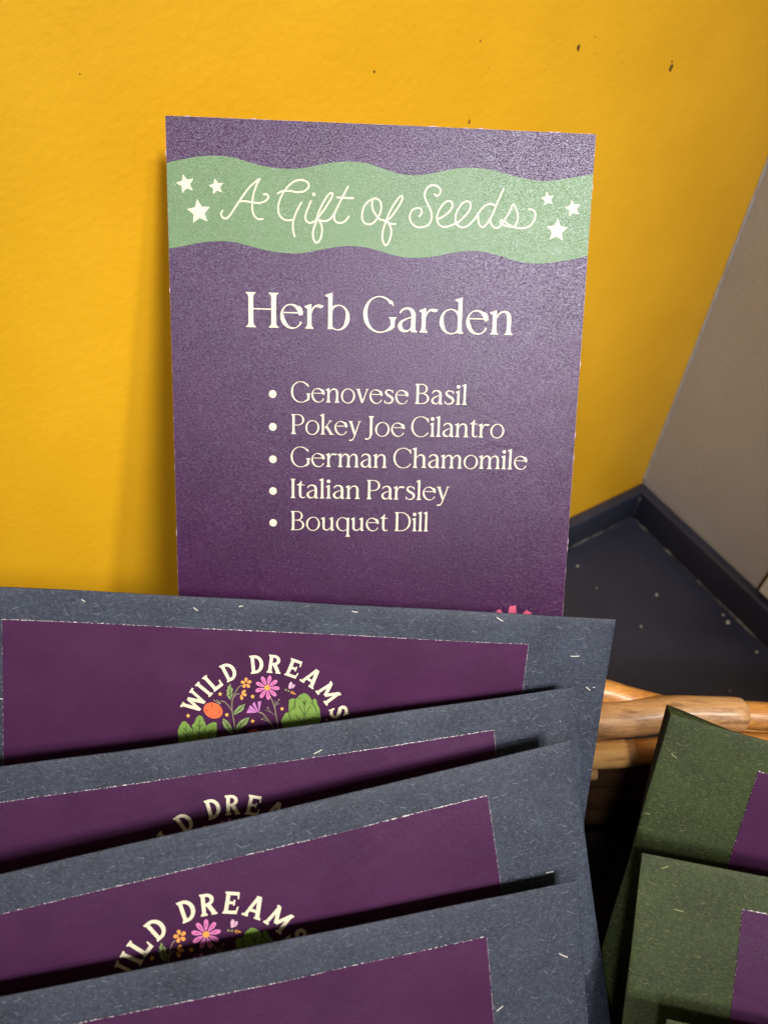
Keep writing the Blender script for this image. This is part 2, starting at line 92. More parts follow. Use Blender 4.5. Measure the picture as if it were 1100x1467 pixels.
def fibre_paper(name, dark, mid, fib, white, flk=1.0, sheen=.0):
    m, nt, p = mat(name)
    v = coords(nt)
    vs = coords(nt, 1000, (.45, 1.3, 1))
    big = noise_(nt, v, .07, 3); fine = noise_(nt, vs, 2.6, 4, .7); med = noise_(nt, v, .9, 3, .65)
    f = math_(nt, 'ADD', math_(nt, 'MULTIPLY', fine, .5), math_(nt, 'ADD', math_(nt, 'MULTIPLY', med, .4), math_(nt, 'MULTIPLY', big, .3)))
    c = mixc(nt, ramp(nt, f, [(.44, 0), (.72, 1)]), dark, mid)
    m1, r1 = fleck(nt, v, .85, .42, .07, .55, 2.6)
    m2, r2 = fleck(nt, v, 2.6, .95, .075, .30, 1.9)
    m3, r3 = fleck(nt, v, 9.0, 1.3, .12, .22, 1.2)
    c = mixc(nt, math_(nt, 'MULTIPLY', m1, .38 * flk), c, fib)
    c = mixc(nt, math_(nt, 'MULTIPLY', m2, .75 * flk), c, fib)
    c = mixc(nt, math_(nt, 'MULTIPLY', m3, .75 * flk), c, white)
    L(nt, c, p.inputs['Base Color'])
    p.inputs['Roughness'].default_value = .6; p.inputs['Specular IOR Level'].default_value = .3
    h = math_(nt, 'ADD', math_(nt, 'MULTIPLY', fine, .6), math_(nt, 'ADD', math_(nt, 'MULTIPLY', med, .5), math_(nt, 'MULTIPLY', m2, .25)))
    bump(nt, p, h, .00022, .8)
    return m

def coated(name, base, rough=.41, fac=.032, grain=1.0, mott=.10, gl=(.74, .80, 1), wave=0):
    """satin coated, printed paper: ink under a thin gloss with a very fine pressed grain"""
    m, nt, p = mat(name)
    out = nt.nodes['Material Output']; nt.nodes.remove(p)
    v = coords(nt, rnd=False); vs = coords(nt, 1000, (.55, 1.7, 1), rnd=False)
    g1 = noise_(nt, vs, 2.4, 2, .6); g2 = noise_(nt, v, 4.5, 2, .7); b = noise_(nt, v, .05, 3)
    lo = tuple(x * (1 - mott) for x in base); hi = tuple(min(1, x * (1 + mott)) for x in base)
    d = nt.nodes.new('ShaderNodeBsdfDiffuse'); g = nt.nodes.new('ShaderNodeBsdfAnisotropic'); g.distribution = 'BECKMANN'
    L(nt, mixc(nt, ramp(nt, b, [(.35, 0), (.65, 1)]), lo, hi), d.inputs['Color'])
    mt_ = nt.nodes.new('ShaderNodeHueSaturation'); L(nt, d.inputs['Color'].links[0].from_socket, mt_.inputs['Color'])
    L(nt, math_(nt, 'ADD', .90, math_(nt, 'MULTIPLY', noise_(nt, vs, 1.7, 3, .7), .2)), mt_.inputs['Value']); L(nt, mt_.outputs[0], d.inputs['Color'])
    g.inputs['Color'].default_value = (*gl, 1); g.inputs['Roughness'].default_value = rough
    h = math_(nt, 'ADD', math_(nt, 'MULTIPLY', g1, .5), math_(nt, 'MULTIPLY', g2, .5))
    if wave: h = math_(nt, 'ADD', h, math_(nt, 'MULTIPLY', noise_(nt, v, .11, 2), 9.0 * wave))
    bp = nt.nodes.new('ShaderNodeBump'); bp.inputs['Distance'].default_value = .00009 * grain; L(nt, h, bp.inputs['Height'])
    L(nt, bp.outputs[0], g.inputs['Normal']); L(nt, bp.outputs[0], d.inputs['Normal'])
    lw = nt.nodes.new('ShaderNodeLayerWeight'); lw.inputs['Blend'].default_value = .12
    f = math_(nt, 'ADD', fac, math_(nt, 'MULTIPLY', lw.outputs['Fresnel'], .05))
    sp = ramp(nt, noise_(nt, coords(nt, 1000, (.8, 1.25, 1), rnd=False), 2.3, 2, .8), [(.34, .25), (.68, 1.85)])
    f = math_(nt, 'MULTIPLY', f, sp)
    mx = nt.nodes.new('ShaderNodeMixShader'); L(nt, f, mx.inputs[0]); L(nt, d.outputs[0], mx.inputs[1]); L(nt, g.outputs[0], mx.inputs[2])
    L(nt, mx.outputs[0], out.inputs['Surface'])
    return m

def simple(name, base, rough=.5, spec=.5, var=.15, scale=.3, b=.0001):
    m, nt, p = mat(name)
    v = coords(nt); n = noise_(nt, v, scale, 4)
    L(nt, mixc(nt, n, tuple(x * (1 - var) for x in base), tuple(min(1, x * (1 + var)) for x in base)), p.inputs['Base Color'])
    p.inputs['Roughness'].default_value = rough; p.inputs['Specular IOR Level'].default_value = spec
    bump(nt, p, noise_(nt, v, scale * 6, 3), b, .7)
    return m

CREAM = (.60, .56, .42)
M = {}
M['purple'] = coated('card purple', (.036, .0070, .039), .30, .031, 1.4)
M['green'] = coated('card green', (.100, .178, .074), .31, .026, 1.4, .05)
M['cream'] = coated('card cream', CREAM, .41, .02, 1.0, .02)
M['cardpink'] = coated('card pink', (.50, .09, .17), .41, .02, .8, .06)
M['edge'] = simple('cut paper edge', (.45, .34, .42), .8, .2)
M['sticker'] = coated('label plum', (.047, .0145, .047), .42, .013, .6, .10, wave=.5)
M['scream'] = coated('label cream', CREAM, .45, .02, .4, .02)
ART_COL = {'leafgreen': (.20, .33, .075), 'vein': (.022, .018, .02), 'tomato': (.80, .17, .07), 'tomato2': (.50, .09, .04), 'spot': (.45, .07, .03),
           'stem': (.26, .23, .15), 'leafpale': (.26, .36, .14), 'orange': (.85, .38, .10), 'dot': (.09, .03, .03), 'pink': (.72, .22, .50), 'pinkdark': (.36, .06, .24),
           'pink2': (.58, .22, .55), 'stemthin': (.22, .20, .14), 'bud': (.35, .30, .18), 'wing': (.72, .45, .60), 'bee': (.80, .36, .10), 'beegreen': (.25, .30, .10),
           'starpt': (.90, .50, .12), 'dotcream': (.55, .25, .25)}
for k, c in ART_COL.items(): M[k] = coated('print ' + k, tuple(x * .72 for x in c), .45, .02, .4, .03)
M['torn'] = simple('torn white paper fibre', (.62, .60, .62), .9, .1, .3, 2.0)
M['blue'] = fibre_paper('slate blue fibre paper', (.009, .012, .021), (.034, .044, .070), (.14, .16, .19), (.60, .58, .52))
M['greenpaper'] = fibre_paper('moss green fibre paper', (.007, .012, .0025), (.027, .043, .008), (.16, .17, .07), (.30, .29, .13), .7)
M['sideshade'] = simple('envelope side painted shade', (.012, .013, .010), .8, .2)  # shade inside the open envelope corner, painted onto its side faces

def wall_mat():
    m, nt, p = mat('yellow wall paint'); v = coords(nt, rnd=False)
    b = noise_(nt, v, .012, 5, .6); 
    L(nt, mixc(nt, ramp(nt, b, [(.3, 0), (.7, 1)]), (.62, .330, .009), (.71, .392, .014)), p.inputs['Base Color'])
    p.inputs['Roughness'].default_value = .42; p.inputs['Specular IOR Level'].default_value = .45
    h = math_(nt, 'ADD', noise_(nt, v, .34, 3, .5), math_(nt, 'MULTIPLY', noise_(nt, v, .05, 2), .5))
    bump(nt, p, h, .0006, .25)
    return m
M['wall'] = wall_mat()
def taupe():
    m, nt, p = mat('taupe wall paint'); v = coords(nt, rnd=False)
    b = noise_(nt, v, .010, 4)
    L(nt, mixc(nt, ramp(nt, b, [(.3, 0), (.7, 1)]), (.37, .35, .34), (.44, .42, .41)), p.inputs['Base Color'])
    p.inputs['Roughness'].default_value = .5
    bump(nt, p, noise_(nt, v, .3, 3), .0004, .6)
    return m
M['taupe'] = taupe()
def shelfm():
    m, nt, p = mat('dark navy shelf paint'); v = coords(nt, rnd=False)
    b = noise_(nt, v, .012, 4); s = noise_(nt, v, .6, 5, .7)
    c = mixc(nt, ramp(nt, b, [(.35, 0), (.7, 1)]), (.016, .0185, .036), (.026, .029, .052))
    c = mixc(nt, ramp(nt, s, [(.70, 0), (.80, .35)]), c, (.10, .095, .10))
    sc_ = noise_(nt, coords(nt, 1000, (.05, 1, .6), rnd=False), .8, 4, .8)
    c = mixc(nt, ramp(nt, sc_, [(.62, 0), (.74, .22)]), c, (.12, .12, .13))
    L(nt, c, p.inputs['Base Color'])
    L(nt, math_(nt, 'ADD', .33, math_(nt, 'MULTIPLY', b, .25)), p.inputs['Roughness'])
    bump(nt, p, noise_(nt, v, .35, 3), .0003, .5)
    return m
M['shelf'] = shelfm()
def seamm():
    m, nt, p = mat('scuffed caulk seam'); v = coords(nt, rnd=False)
    n = noise_(nt, v, .045, 4, .7); n2 = noise_(nt, v, .5, 3, .7)
    f = math_(nt, 'MULTIPLY', ramp(nt, n, [(.50, 0), (.64, 1)]), ramp(nt, n2, [(.35, .2), (.65, 1)]))
    L(nt, mixc(nt, f, (.03, .03, .036), (.42, .40, .34)), p.inputs['Base Color'])
    p.inputs['Roughness'].default_value = .7
    bump(nt, p, n2, .0006, .8); return m
M['seam'] = seamm()
M['speck'] = simple('pale paint fleck', (.45, .43, .36), .7, .3)
M['grime'] = simple('brown wall fleck', (.10, .045, .01), .8, .2)
def wood(name, a, b, dk, rough=.42):
    m, nt, p = mat(name); v = coords(nt, 1000, (.05, 1, 1)); v2 = coords(nt, 1000, (.22, 1, 1))
    g = noise_(nt, v, .9, 5, .65); k = noise_(nt, v2, .35, 4, .7); q = noise_(nt, v2, 1.6, 3, .7)
    c = mixc(nt, ramp(nt, g, [(.3, 0), (.68, 1)]), a, b)
    c = mixc(nt, ramp(nt, k, [(.50, 0), (.66, .75)]), c, dk)
    c = mixc(nt, ramp(nt, q, [(.56, 0), (.70, .55)]), c, dk)
    L(nt, c, p.inputs['Base Color']); p.inputs['Roughness'].default_value = rough; p.inputs['Specular IOR Level'].default_value = .5
    p.inputs['Coat Weight'].default_value = .12; p.inputs['Coat Roughness'].default_value = .2
    bump(nt, p, g, .0005, .5); return m
M['rattan'] = wood('varnished rattan', (.36, .140, .026), (.56, .265, .060), (.20, .08, .025))
M['rattan2'] = wood('peeled rattan wrap', (.36, .185, .072), (.50, .29, .125), (.15, .065, .025), .5)
M['rattan3'] = wood('glossy cane wrap', (.66, .36, .12), (.80, .48, .18), (.36, .15, .05), .25)
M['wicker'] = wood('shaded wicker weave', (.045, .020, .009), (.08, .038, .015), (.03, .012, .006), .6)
M['tray'] = simple('tray with painted gap shade', (.010, .008, .008), .85, .1)  # near-black colour holds the shade of the gap between the packets
M['plate'] = simple('pale plastic plate', (.80, .78, .74), .45)
M['black'] = simple('dark plate rim', (.03, .02, .02), .5)

# ------------------------------------------------------------------ mesh helpers
def link(o, parent=None):
    col.objects.link(o)
    if parent: o.parent = parent
    return o
def mesh_obj(name, verts, faces, mats, parent=None, fm=None, smooth=False, mw=None):
    me = bpy.data.meshes.new(name); me.from_pydata([tuple(v) for v in verts], [], faces)
    for m_ in (mats if isinstance(mats, list) else [mats]): me.materials.append(m_)
    if fm: me.polygons.foreach_set('material_index', fm)
    if smooth: me.polygons.foreach_set('use_smooth', [True] * len(me.polygons))
    me.validate(); me.update()
    o = bpy.data.objects.new(name, me)
    if mw is not None: o.matrix_world = mw
    return link(o, parent)
def empty(name, mw):
    o = bpy.data.objects.new(name, None); o.empty_display_size = .02; o.matrix_world = mw
    return link(o)
def tag(o, label=None, cat=None, group=None, kind=None):
    for k, v in (('label', label), ('category', cat), ('group', group), ('kind', kind)):
        if v: o[k] = v
    return o
def box(name, c0, c1, m, parent=None, mw=None, bev=0):
    (x0, y0, z0), (x1, y1, z1) = c0, c1
    v = [(x, y, z) for z in (z0, z1) for y in (y0, y1) for x in (x0, x1)]
    f = [(0, 2, 3, 1), (4, 5, 7, 6), (0, 1, 5, 4), (2, 6, 7, 3), (0, 4, 6, 2), (1, 3, 7, 5)]
    o = mesh_obj(name, v, f, m, parent, mw=mw)
    if bev:
        b = o.modifiers.new('bevel', 'BEVEL'); b.width = bev; b.segments = 3
        o.data.polygons.foreach_set('use_smooth', [True] * 6); 
    return o
def spline(P, n=8, closed=False):
    """Catmull-Rom through tuples of any length"""
    P = [tuple(p) for p in P]; out = []
    m_ = len(P)
    for i in range(m_ - 1):
        a = P[max(i - 1, 0)]; b = P[i]; c = P[i + 1]; d = P[min(i + 2, m_ - 1)]
        for k in range(n):
            t = k / n
            out.append(tuple(.5 * (2 * b[j] + (c[j] - a[j]) * t + (2 * a[j] - 5 * b[j] + 4 * c[j] - d[j]) * t * t + (3 * b[j] - a[j] - 3 * c[j] + d[j]) * t ** 3) for j in range(len(b))))
    out.append(P[-1]); return out
def disc(x, y, r, n=10): return [(x + r * math.cos(2 * math.pi * k / n), y + r * math.sin(2 * math.pi * k / n)) for k in range(n)]
def stroke(P, n=6, caps=True, w=None):
    """variable-width stroke (x, y, width) as convex quads"""
    if w is not None: P = [(x, y, w) for x, y in P]
    if WT != 1: P = [(p[0], p[1], p[2] * WT if p[2] > 5 else p[2]) for p in P]
    S = spline(P, n) if len(P) > 2 else [tuple(p) for p in P]; out = []; nr = []
    for i in range(len(S)):
        a = S[max(i - 1, 0)]; b = S[min(i + 1, len(S) - 1)]; d = math.hypot(b[0] - a[0], b[1] - a[1]) or 1
        nr.append((-(b[1] - a[1]) / d, (b[0] - a[0]) / d))
    for i in range(len(S) - 1):
        q = []
        for j, s in ((i, 1), (i + 1, 1), (i + 1, -1), (i, -1)):
            h = max(S[j][2], .01) / 2 * s; q.append((S[j][0] + nr[j][0] * h, S[j][1] + nr[j][1] * h))
        out.append(q)
    if caps:
        for e in (S[0], S[-1]): out.append(disc(e[0], e[1], max(e[2], .01) / 2, 10))
    return out
def cdt_layers(layers, eps=1e-4):
    """layers: [(class, [polygons])], later ones on top -> {class: (verts2d, tris)}"""
    V = []; E = []; polys_ = []; cls = []
    for c, polys in layers:
        for p in polys:
            q = []
            for a in p:
                if not q or math.hypot(a[0] - q[-1][0], a[1] - q[-1][1]) > 2e-3: q.append(a)
            if len(q) > 2 and math.hypot(q[0][0] - q[-1][0], q[0][1] - q[-1][1]) < 2e-3: q.pop()
            if len(q) < 3: continue
            b = len(V); V += [Vector((x, y)) for x, y in q]; E += [(b + i, b + (i + 1) % len(q)) for i in range(len(q))]; polys_.append(q); cls.append(c)
    vo, eo, fo, ov, oe, of = delaunay_2d_cdt(V, E, [], 0, eps, False)
    H = {}; CS = 3.0
    for i, q in enumerate(polys_):
        xs = [p[0] for p in q]; ys = [p[1] for p in q]
        for gx in range(math.floor(min(xs) / CS), math.floor(max(xs) / CS) + 1):
            for gy in range(math.floor(min(ys) / CS), math.floor(max(ys) / CS) + 1): H.setdefault((gx, gy), []).append(i)
    def inside(q, x, y):
        r = False; x0, y0 = q[-1]
        for x1, y1 in q:
            if (y0 > y) != (y1 > y) and x < (x1 - x0) * (y - y0) / (y1 - y0) + x0: r = not r
            x0, y0 = x1, y1
        return r
    res = {}
    for f in fo:
        mx = sum(vo[i].x for i in f) / 3; my = sum(vo[i].y for i in f) / 3
        c = None
        for i in reversed(H.get((math.floor(mx / CS), math.floor(my / CS)), ())):
            if inside(polys_[i], mx, my): c = cls[i]; break
        if c is None: continue
        vv, ff, mp = res.setdefault(c, ([], [], {}))
        t = []
        for i in f:
            if i not in mp: mp[i] = len(vv); vv.append(tuple(vo[i]))
            t.append(mp[i])
        a, b, d = (vv[i] for i in t[:3])
        if (b[0] - a[0]) * (d[1] - a[1]) - (b[1] - a[1]) * (d[0] - a[0]) < 0: t.reverse()
        ff.append(t)
    return res
def frame(u, v, o):
    """u right, v down, origin in camera-relative millimetres -> world matrix, local x right, y up, z to the viewer"""
    u = Vector(u).normalized(); v = (Vector(v) - u * u.dot(Vector(v))).normalized(); z = u.cross(-v)
    m_ = Matrix((u, -v, z)).transposed().to_4x4()
    m_.translation = Vector(o) * MM + Vector((0, 0, CAMZ)); return m_

# ------------------------------------------------------------------ the serif alphabet (cap height 100, baseline 0)
WT = 1.0
def flare(x, y0, y1, w=14, foot=(6, 6), head=(6, 6)):
    w = w * WT
    """a stem with small flared serifs"""
    h = w / 2; P = []
    def prof(side, y, d, e):        # concave flare towards y
        return [(x + side * (h + e), y), (x + side * (h + e), y + d * 2), (x + side * (h + e * .35), y + d * 5), (x + side * h, y + d * 13)]
    P += prof(-1, y0, 1, foot[0])[::1]
    P += prof(-1, y1, -1, head[0])[::-1]
    P += prof(1, y1, -1, head[1])
    P += prof(1, y0, 1, foot[1])[::-1]
    return [P]
def asc(x, y0, y1, w=13, foot=(6, 6), flag=9):
    """stem with a slanted flag at the top left"""
    w = w * WT
    h = w / 2
    P = [(x - h - foot[0], y0), (x - h - foot[0], y0 + 2), (x - h - foot[0] * .3, y0 + 5), (x - h, y0 + 13), (x - h, y1 - 14), (x - h - flag, y1 - 9), (x - h - flag, y1 - 7),
         (x + h - 1, y1), (x + h, y1 - 1), (x + h, y0 + 13), (x + h + foot[1] * .3, y0 + 5), (x + h + foot[1], y0 + 2), (x + h + foot[1], y0)]
    return [P]
def ring(cx, cy, rx, ry, a0, a1, wmax, wmin=2.2, stress=180, n=26, pw=2):
    """part of an oval bowl, angles in degrees, outer edge on the ellipse"""
    wmax = wmax * WT
    P = []
    for k in range(n + 1):
        a = math.radians(a0 + (a1 - a0) * k / n); w = wmin + (wmax - wmin) * abs(math.cos(a - math.radians(stress))) ** pw
        P.append((cx + (rx - w / 2) * math.cos(a), cy + (ry - w / 2) * math.sin(a), w))
    out = []
    return stroke(P, 1, caps=False)
def rect(x0, y0, x1, y1): return [[(x0, y0), (x1, y0), (x1, y1), (x0, y1)]]
def arch(x0, x1, w=13):         # n/m/h arch ending in a right stem
    return stroke([(x0, 50, 3), (x0 + 6, 60, 3.5), (x0 + 15, 66, 5), (x1 - 11, 66.5, 8), (x1 - 3, 60, 11.5), (x1, 48, w), (x1, 30, w)], 5, False) + flare(x1, 0, 32, w, (6, 6), (0, 0))
def xs(x, w=13): return asc(x, 0, 71, w, (6, 6), 8)
def blob(x, y, r): return [disc(x, y, r, 14)]
def glyphs(wt):
    global WT
    WT = wt
    G = {}
    G['H'] = (flare(14, 0, 100, 15, (7, 7), (7, 7)) + flare(78, 0, 100, 15, (7, 7), (7, 7)) + rect(20, 51.5, 72, 54.5), 92)
    G['I'] = (flare(13, 0, 100, 14, (5, 5), (5, 5)), 26)
    G['e'] = (ring(34, 34, 33, 36, 8, 332, 15, 2.4, 205) + rect(12, 43, 65, 46) + [[(52, 43.5), (66, 43.5), (64, 53), (61, 60), (55, 64), (51, 62), (53, 54)]], 68)
    G['r'] = (xs(13) + stroke([(18, 46, 3), (23, 58, 3.5), (30, 65, 5), (38, 66, 9), (45, 64.5, 10), (50, 66, 5)], 5, True), 54)
    G['b'] = (asc(15, 0, 105, 13, (1, 0), 9) + ring(38, 34, 33, 37, -140, 148, 15, 2.6, -10) , 73)
    G['d'] = (ring(35, 34, 34, 37, 38, 322, 15, 2.6, 190) + asc(60, 0, 105, 13, (0, 6), 9), 74)
    G['q'] = (ring(35, 34, 34, 37, 30, 330, 15, 2.6, 190) + flare(60, -32, 68, 13, (6, 6), (0, 2)), 72)
    G['G'] = (ring(49, 49, 48, 53, 42, 335, 15, 2.6, 188, 40) + [[(88, 76), (84, 88), (78, 91), (86, 74)]] + [[(80, 98), (82, 74), (86, 74), (86, 96)]][:0] + flare(86, 12, 42, 13, (0, 0), (5, 5)) + stroke([(86, 16, 13), (80, 8, 8), (70, 2, 3.5)], 4, False), 96)
    G['C'] = (ring(49, 49, 48, 53, 42, 322, 15, 2.6, 186, 40) + [[(83, 72), (87, 72), (84, 93), (78, 93)]], 90)
    G['a'] = (stroke([(7, 54, 2.5), (14, 64, 5), (27, 69, 6), (40, 64, 11), (46, 52, 13.5), (46, 30, 13.5)], 5, False) + flare(46, 0, 32, 13.5, (0, 6), (0, 0))
              + stroke([(45, 45, 2.5), (30, 40, 3), (14, 31, 7), (8, 19, 13), (13, 7, 12), (23, 2.5, 7), (34, 5, 3), (42, 18, 2.5)], 5, False), 60)
    G['n'] = (xs(13) + arch(19, 55), 69)
    G['m'] = (xs(13) + arch(19, 52) + arch(58, 91), 105)
    G['h'] = (asc(13, 0, 105, 13, (6, 6), 9) + arch(19, 55), 69)
    G['o'] = (ring(36, 34, 35, 37, 0, 360, 14, 2.8, 172, 34), 72)
    G['v'] = (stroke([(10, 68, 15), (31, 2, 12)], 1, False) + stroke([(31, 1, 5), (54, 69, 3.2)], 1, False) + rect(-1, 68, 20, 70.5) + rect(46, 68, 62, 70.5), 61)
    G['y'] = (stroke([(10, 68, 15), (31, 4, 12)], 1, False) + stroke([(54, 69, 3.2), (34, 8, 5), (26, -16, 3.4), (16, -27, 5), (6, -27, 8)], 3, True) + rect(-1, 68, 20, 70.5) + rect(46, 68, 62, 70.5), 61)
    G['s'] = (stroke([(44, 58, 2.5), (36, 66, 3.5), (24, 69, 4), (13, 64, 8), (11, 53, 12), (22, 42, 14), (38, 32, 14), (44, 20, 12), (37, 6, 8), (22, 1.5, 4), (11, 5, 3), (5, 14, 2.5)], 5, False) + [[(41, 69), (43, 69), (46, 54), (43, 54)], [(4, 16), (7, 16), (6, 1), (4, 1)]], 52)
    G['i'] = (xs(13) + blob(12, 90, 8.5), 27)
    G['l'] = (asc(13, 0, 105, 13, (6, 6), 9), 27)
    G['k'] = (asc(13, 0, 105, 13, (6, 6), 9) + stroke([(20, 30, 2.6), (50, 69, 3)], 1, False) + stroke([(30, 42, 14), (56, 1, 14)], 1, False) + rect(42, 68, 58, 70.5) + rect(46, 0, 68, 2.4), 66)
    G['P'] = (flare(14, 0, 100, 14, (6, 7), (6, 0)) + ring(34, 72, 34, 28, -92, 92, 15, 2.8, 0) + rect(14, 97, 34, 100) + rect(18, 44, 34, 46.8), 68)
    G['B'] = (flare(14, 0, 100, 14, (6, 0), (6, 0)) + ring(34, 76, 28, 24, -92, 92, 14, 2.8, 0) + ring(34, 27, 36, 27, -92, 92, 15.5, 2.8, 0) + rect(14, 97, 34, 100) + rect(18, 51.5, 34, 54.3) + rect(14, 0, 34, 2.8), 73)
    G['D'] = (flare(14, 0, 100, 14, (6, 0), (6, 0)) + ring(36, 50, 50, 50, -92, 92, 16, 2.8, 0, 34) + rect(14, 97, 36, 100) + rect(14, 0, 36, 2.8), 89)
    G['J'] = (flare(24, 8, 100, 14, (0, 0), (7, 7)) + stroke([(24, 22, 14), (23, 4, 11), (17, -12, 5), (8, -17, 6), (0, -16, 9)], 4, True), 38)
    G['t'] = (stroke([(17, 66, 13), (17, 20, 13), (20, 7, 11), (28, 2, 6), (40, 6, 3)], 4, False) + [[(2, 67), (2, 70), (12, 75), (22, 90), (23.5, 90), (23.5, 70), (38, 70), (38, 67)]], 41)
    G['u'] = (asc(13, 18, 71, 13, (0, 0), 8) + stroke([(13, 20, 13), (15, 9, 11), (24, 2.5, 6.5), (36, 4, 4), (48, 16, 3)], 5, False) + asc(54, 0, 71, 13, (0, 6), 8), 70)
    WT = 1.0
    return G
HEAD, BODY = glyphs(.88), glyphs(.75)
def word(s, x0, x1, base, cap):
    """word set on a baseline so that its ink spans x0..x1"""
    G = HEAD if cap > 8 else BODY
    adv = sum(G[c][1] for c in s); tr = 3.0 * (len(s) - 1)
    k = cap / 100.0; kx = (x1 - x0) / (adv + tr - 6)
    out = []; x = -2
    for c in s:
        for p in G[c][0]: out.append([(x0 + (x + a) * kx, -base + b * k) for a, b in p])
        x += G[c][1] + 3.0
    return out

# heavy bracket-serif capitals of the badge
def hs(x, y0, y1, w=20, f=7, h=7):
    P = [(x - w / 2 - f, y0), (x - w / 2 - f, y0 + 6), (x - w / 2, y0 + 13), (x - w / 2, y1 - 13), (x - w / 2 - h, y1 - 6), (x - w / 2 - h, y1),
         (x + w / 2 + h, y1), (x + w / 2 + h, y1 - 6), (x + w / 2, y1 - 13), (x + w / 2, y0 + 13), (x + w / 2 + f, y0 + 6), (x + w / 2 + f, y0)]
    return [P]
B = {}
def seg(a, b, w): return stroke([(a[0], a[1], w), (b[0], b[1], w)], 1, False)
B['I'] = hs(0, 0, 100)
B['L'] = hs(-20, 0, 100) + rect(-20, 0, 34, 17) + [[(20, 5), (34, 5), (38, 38), (30, 36), (24, 17)]]
B['W'] = seg((-55, 96), (-32, 6), 21) + seg((-32, 6), (-6, 88), 17) + seg((-6, 88), (22, 6), 21) + seg((22, 6), (50, 96), 17) + rect(-74, 90, -38, 100) + rect(-20, 84, 10, 94)[:0] + rect(34, 90, 68, 100) + rect(-41, 0, -23, 12) + rect(13, 0, 31, 12)
B['D'] = hs(-24, 0, 100) + ring(-14, 50, 52, 50, -92, 92, 21, 15, 0) + rect(-24, 85, -12, 100) + rect(-24, 0, -12, 15)
B['R'] = hs(-24, 0, 100) + ring(-10, 71, 40, 29, -92, 92, 19, 14, 0) + rect(-24, 86, -8, 100) + rect(-24, 42, -8, 55) + seg((0, 48), (26, 8), 21) + [[(12, 0), (42, 0), (42, 7), (34, 12), (14, 12)]]
B['E'] = hs(-22, 0, 100) + rect(-22, 0, 36, 15) + rect(-22, 85, 34, 100) + rect(-22, 44, 16, 57) + [[(24, 8), (36, 8), (40, 34), (33, 34), (28, 15)], [(22, 92), (34, 92), (36, 68), (30, 68), (26, 85)], [(10, 38), (18, 38), (18, 64), (10, 64)]]
B['A'] = seg((-34, 4), (-3, 98), 17) + seg((3, 96), (34, 4), 22) + rect(-24, 26, 24, 39) + rect(-52, 0, -18, 9) + rect(16, 0, 52, 9) + rect(-13, 88, 13, 101)
B['M'] = seg((-44, 4), (-40, 96), 18) + seg((44, 4), (40, 96), 20) + seg((-40, 92), (0, 28), 20) + seg((40, 92), (0, 28), 18) + rect(-60, 0, -28, 10) + rect(26, 0, 62, 10) + rect(-56, 90, -36, 100) + rect(36, 90, 56, 100)
B['S'] = stroke([(30, 72, 13), (22, 84, 15), (2, 91, 16), (-20, 84, 19), (-22, 66, 20), (0, 53, 21), (22, 38, 20), (24, 20, 19), (4, 9, 16), (-20, 14, 15), (-32, 28, 12)], 5, False) + [[(26, 98), (33, 98), (36, 66), (28, 66)], [(-34, 2), (-27, 2), (-28, 34), (-36, 34)]]
BADGE = [('W', -62.2, .96), ('I', -51.0, 1), ('L', -42.3, 1), ('D', -28.6, 1), ('D', -8.4, 1), ('R', 4.2, 1), ('E', 18.2, 1), ('A', 33.2, 1), ('M', 50.6, 1), ('S', 67.6, 1)]
BU, BV, BR = -93.4, 38.3, 18.6        # badge centre (from the envelope's top right corner) and foot radius of the letters
def badge():
    out = []
    for c, a, s in BADGE:
        a = math.radians(a); k = 5.05 / 100
        for p in B[c]:
            q = []
            for x, y in p:
                X = x * k * .86; Y = BR + y * k
                q.append((BU + X * math.cos(a) + Y * math.sin(a), -(BV) + Y * math.cos(a) - X * math.sin(a)))
            out.append(q)
    return out

# ------------------------------------------------------------------ camera
cam = bpy.data.cameras.new('camera'); co = bpy.data.objects.new('camera', cam); col.objects.link(co)
co.location = (0, 0, CAMZ); co.rotation_euler = (math.pi / 2 - TH, 0, 0)
cam.sensor_fit = 'VERTICAL'; cam.sensor_height = 36; cam.lens = 36 * 1067 / 1467; cam.clip_start = .005; cam.clip_end = 50
sc.camera = co
cam.dof.use_dof = True; cam.dof.focus_distance = .205; cam.dof.aperture_fstop = 18

# ------------------------------------------------------------------ walls and shelf
az = math.radians(29.5)
wn = Vector((-math.sin(az), math.cos(az), 0)); wd = Vector((math.cos(az), math.sin(az), 0))
P0 = Vector((.2018, .3958, CAMZ - .4272))                 # where lip top, yellow wall and side wall meet
LIP = P0.z
def wframe(origin, x, z):                                 # x along the wall, y up, z out of it
    m_ = Matrix((x, Vector((0, 0, 1)), z)).transposed().to_4x4(); m_.translation = origin; return m_
base = Vector((P0.x, P0.y, 0))
yw = box('wall', (-1.6, -.2, -.05), (0.0, 1.3, 0), M['wall'], mw=wframe(base, wd, -wn))
tag(yw, 'saturated yellow painted wall behind the purple card', kind='structure')
tw = box('side_wall', (-.001, -.2, -.05), (.50, 1.3, 0), M['taupe'], mw=wframe(base, -wn, -wd))
tag(tw, 'taupe painted wall meeting the yellow wall at the corner', kind='structure')
def fleckmesh(name, parent, x, y, z, r, m, seed, ex=1.0, flat=.35):
    rnd = random.Random(seed); v = [(x, y, z + r * flat)]; n = 9
    for ring_, (rr, hh) in enumerate(((.6, .8), (1, 0))):
        for k in range(n):
            a = 2 * math.pi * k / n; q = r * rr * (1 + rnd.uniform(-.45, .45)); v.append((x + q * math.cos(a), y + q * math.sin(a) * ex, z + r * flat * hh))
    f = [(0, 1 + k, 1 + (k + 1) % n) for k in range(n)] + [(1 + k, 1 + n + k, 1 + n + (k + 1) % n, 1 + (k + 1) % n) for k in range(n)]
    return mesh_obj(name, v, f, m, parent, smooth=True)
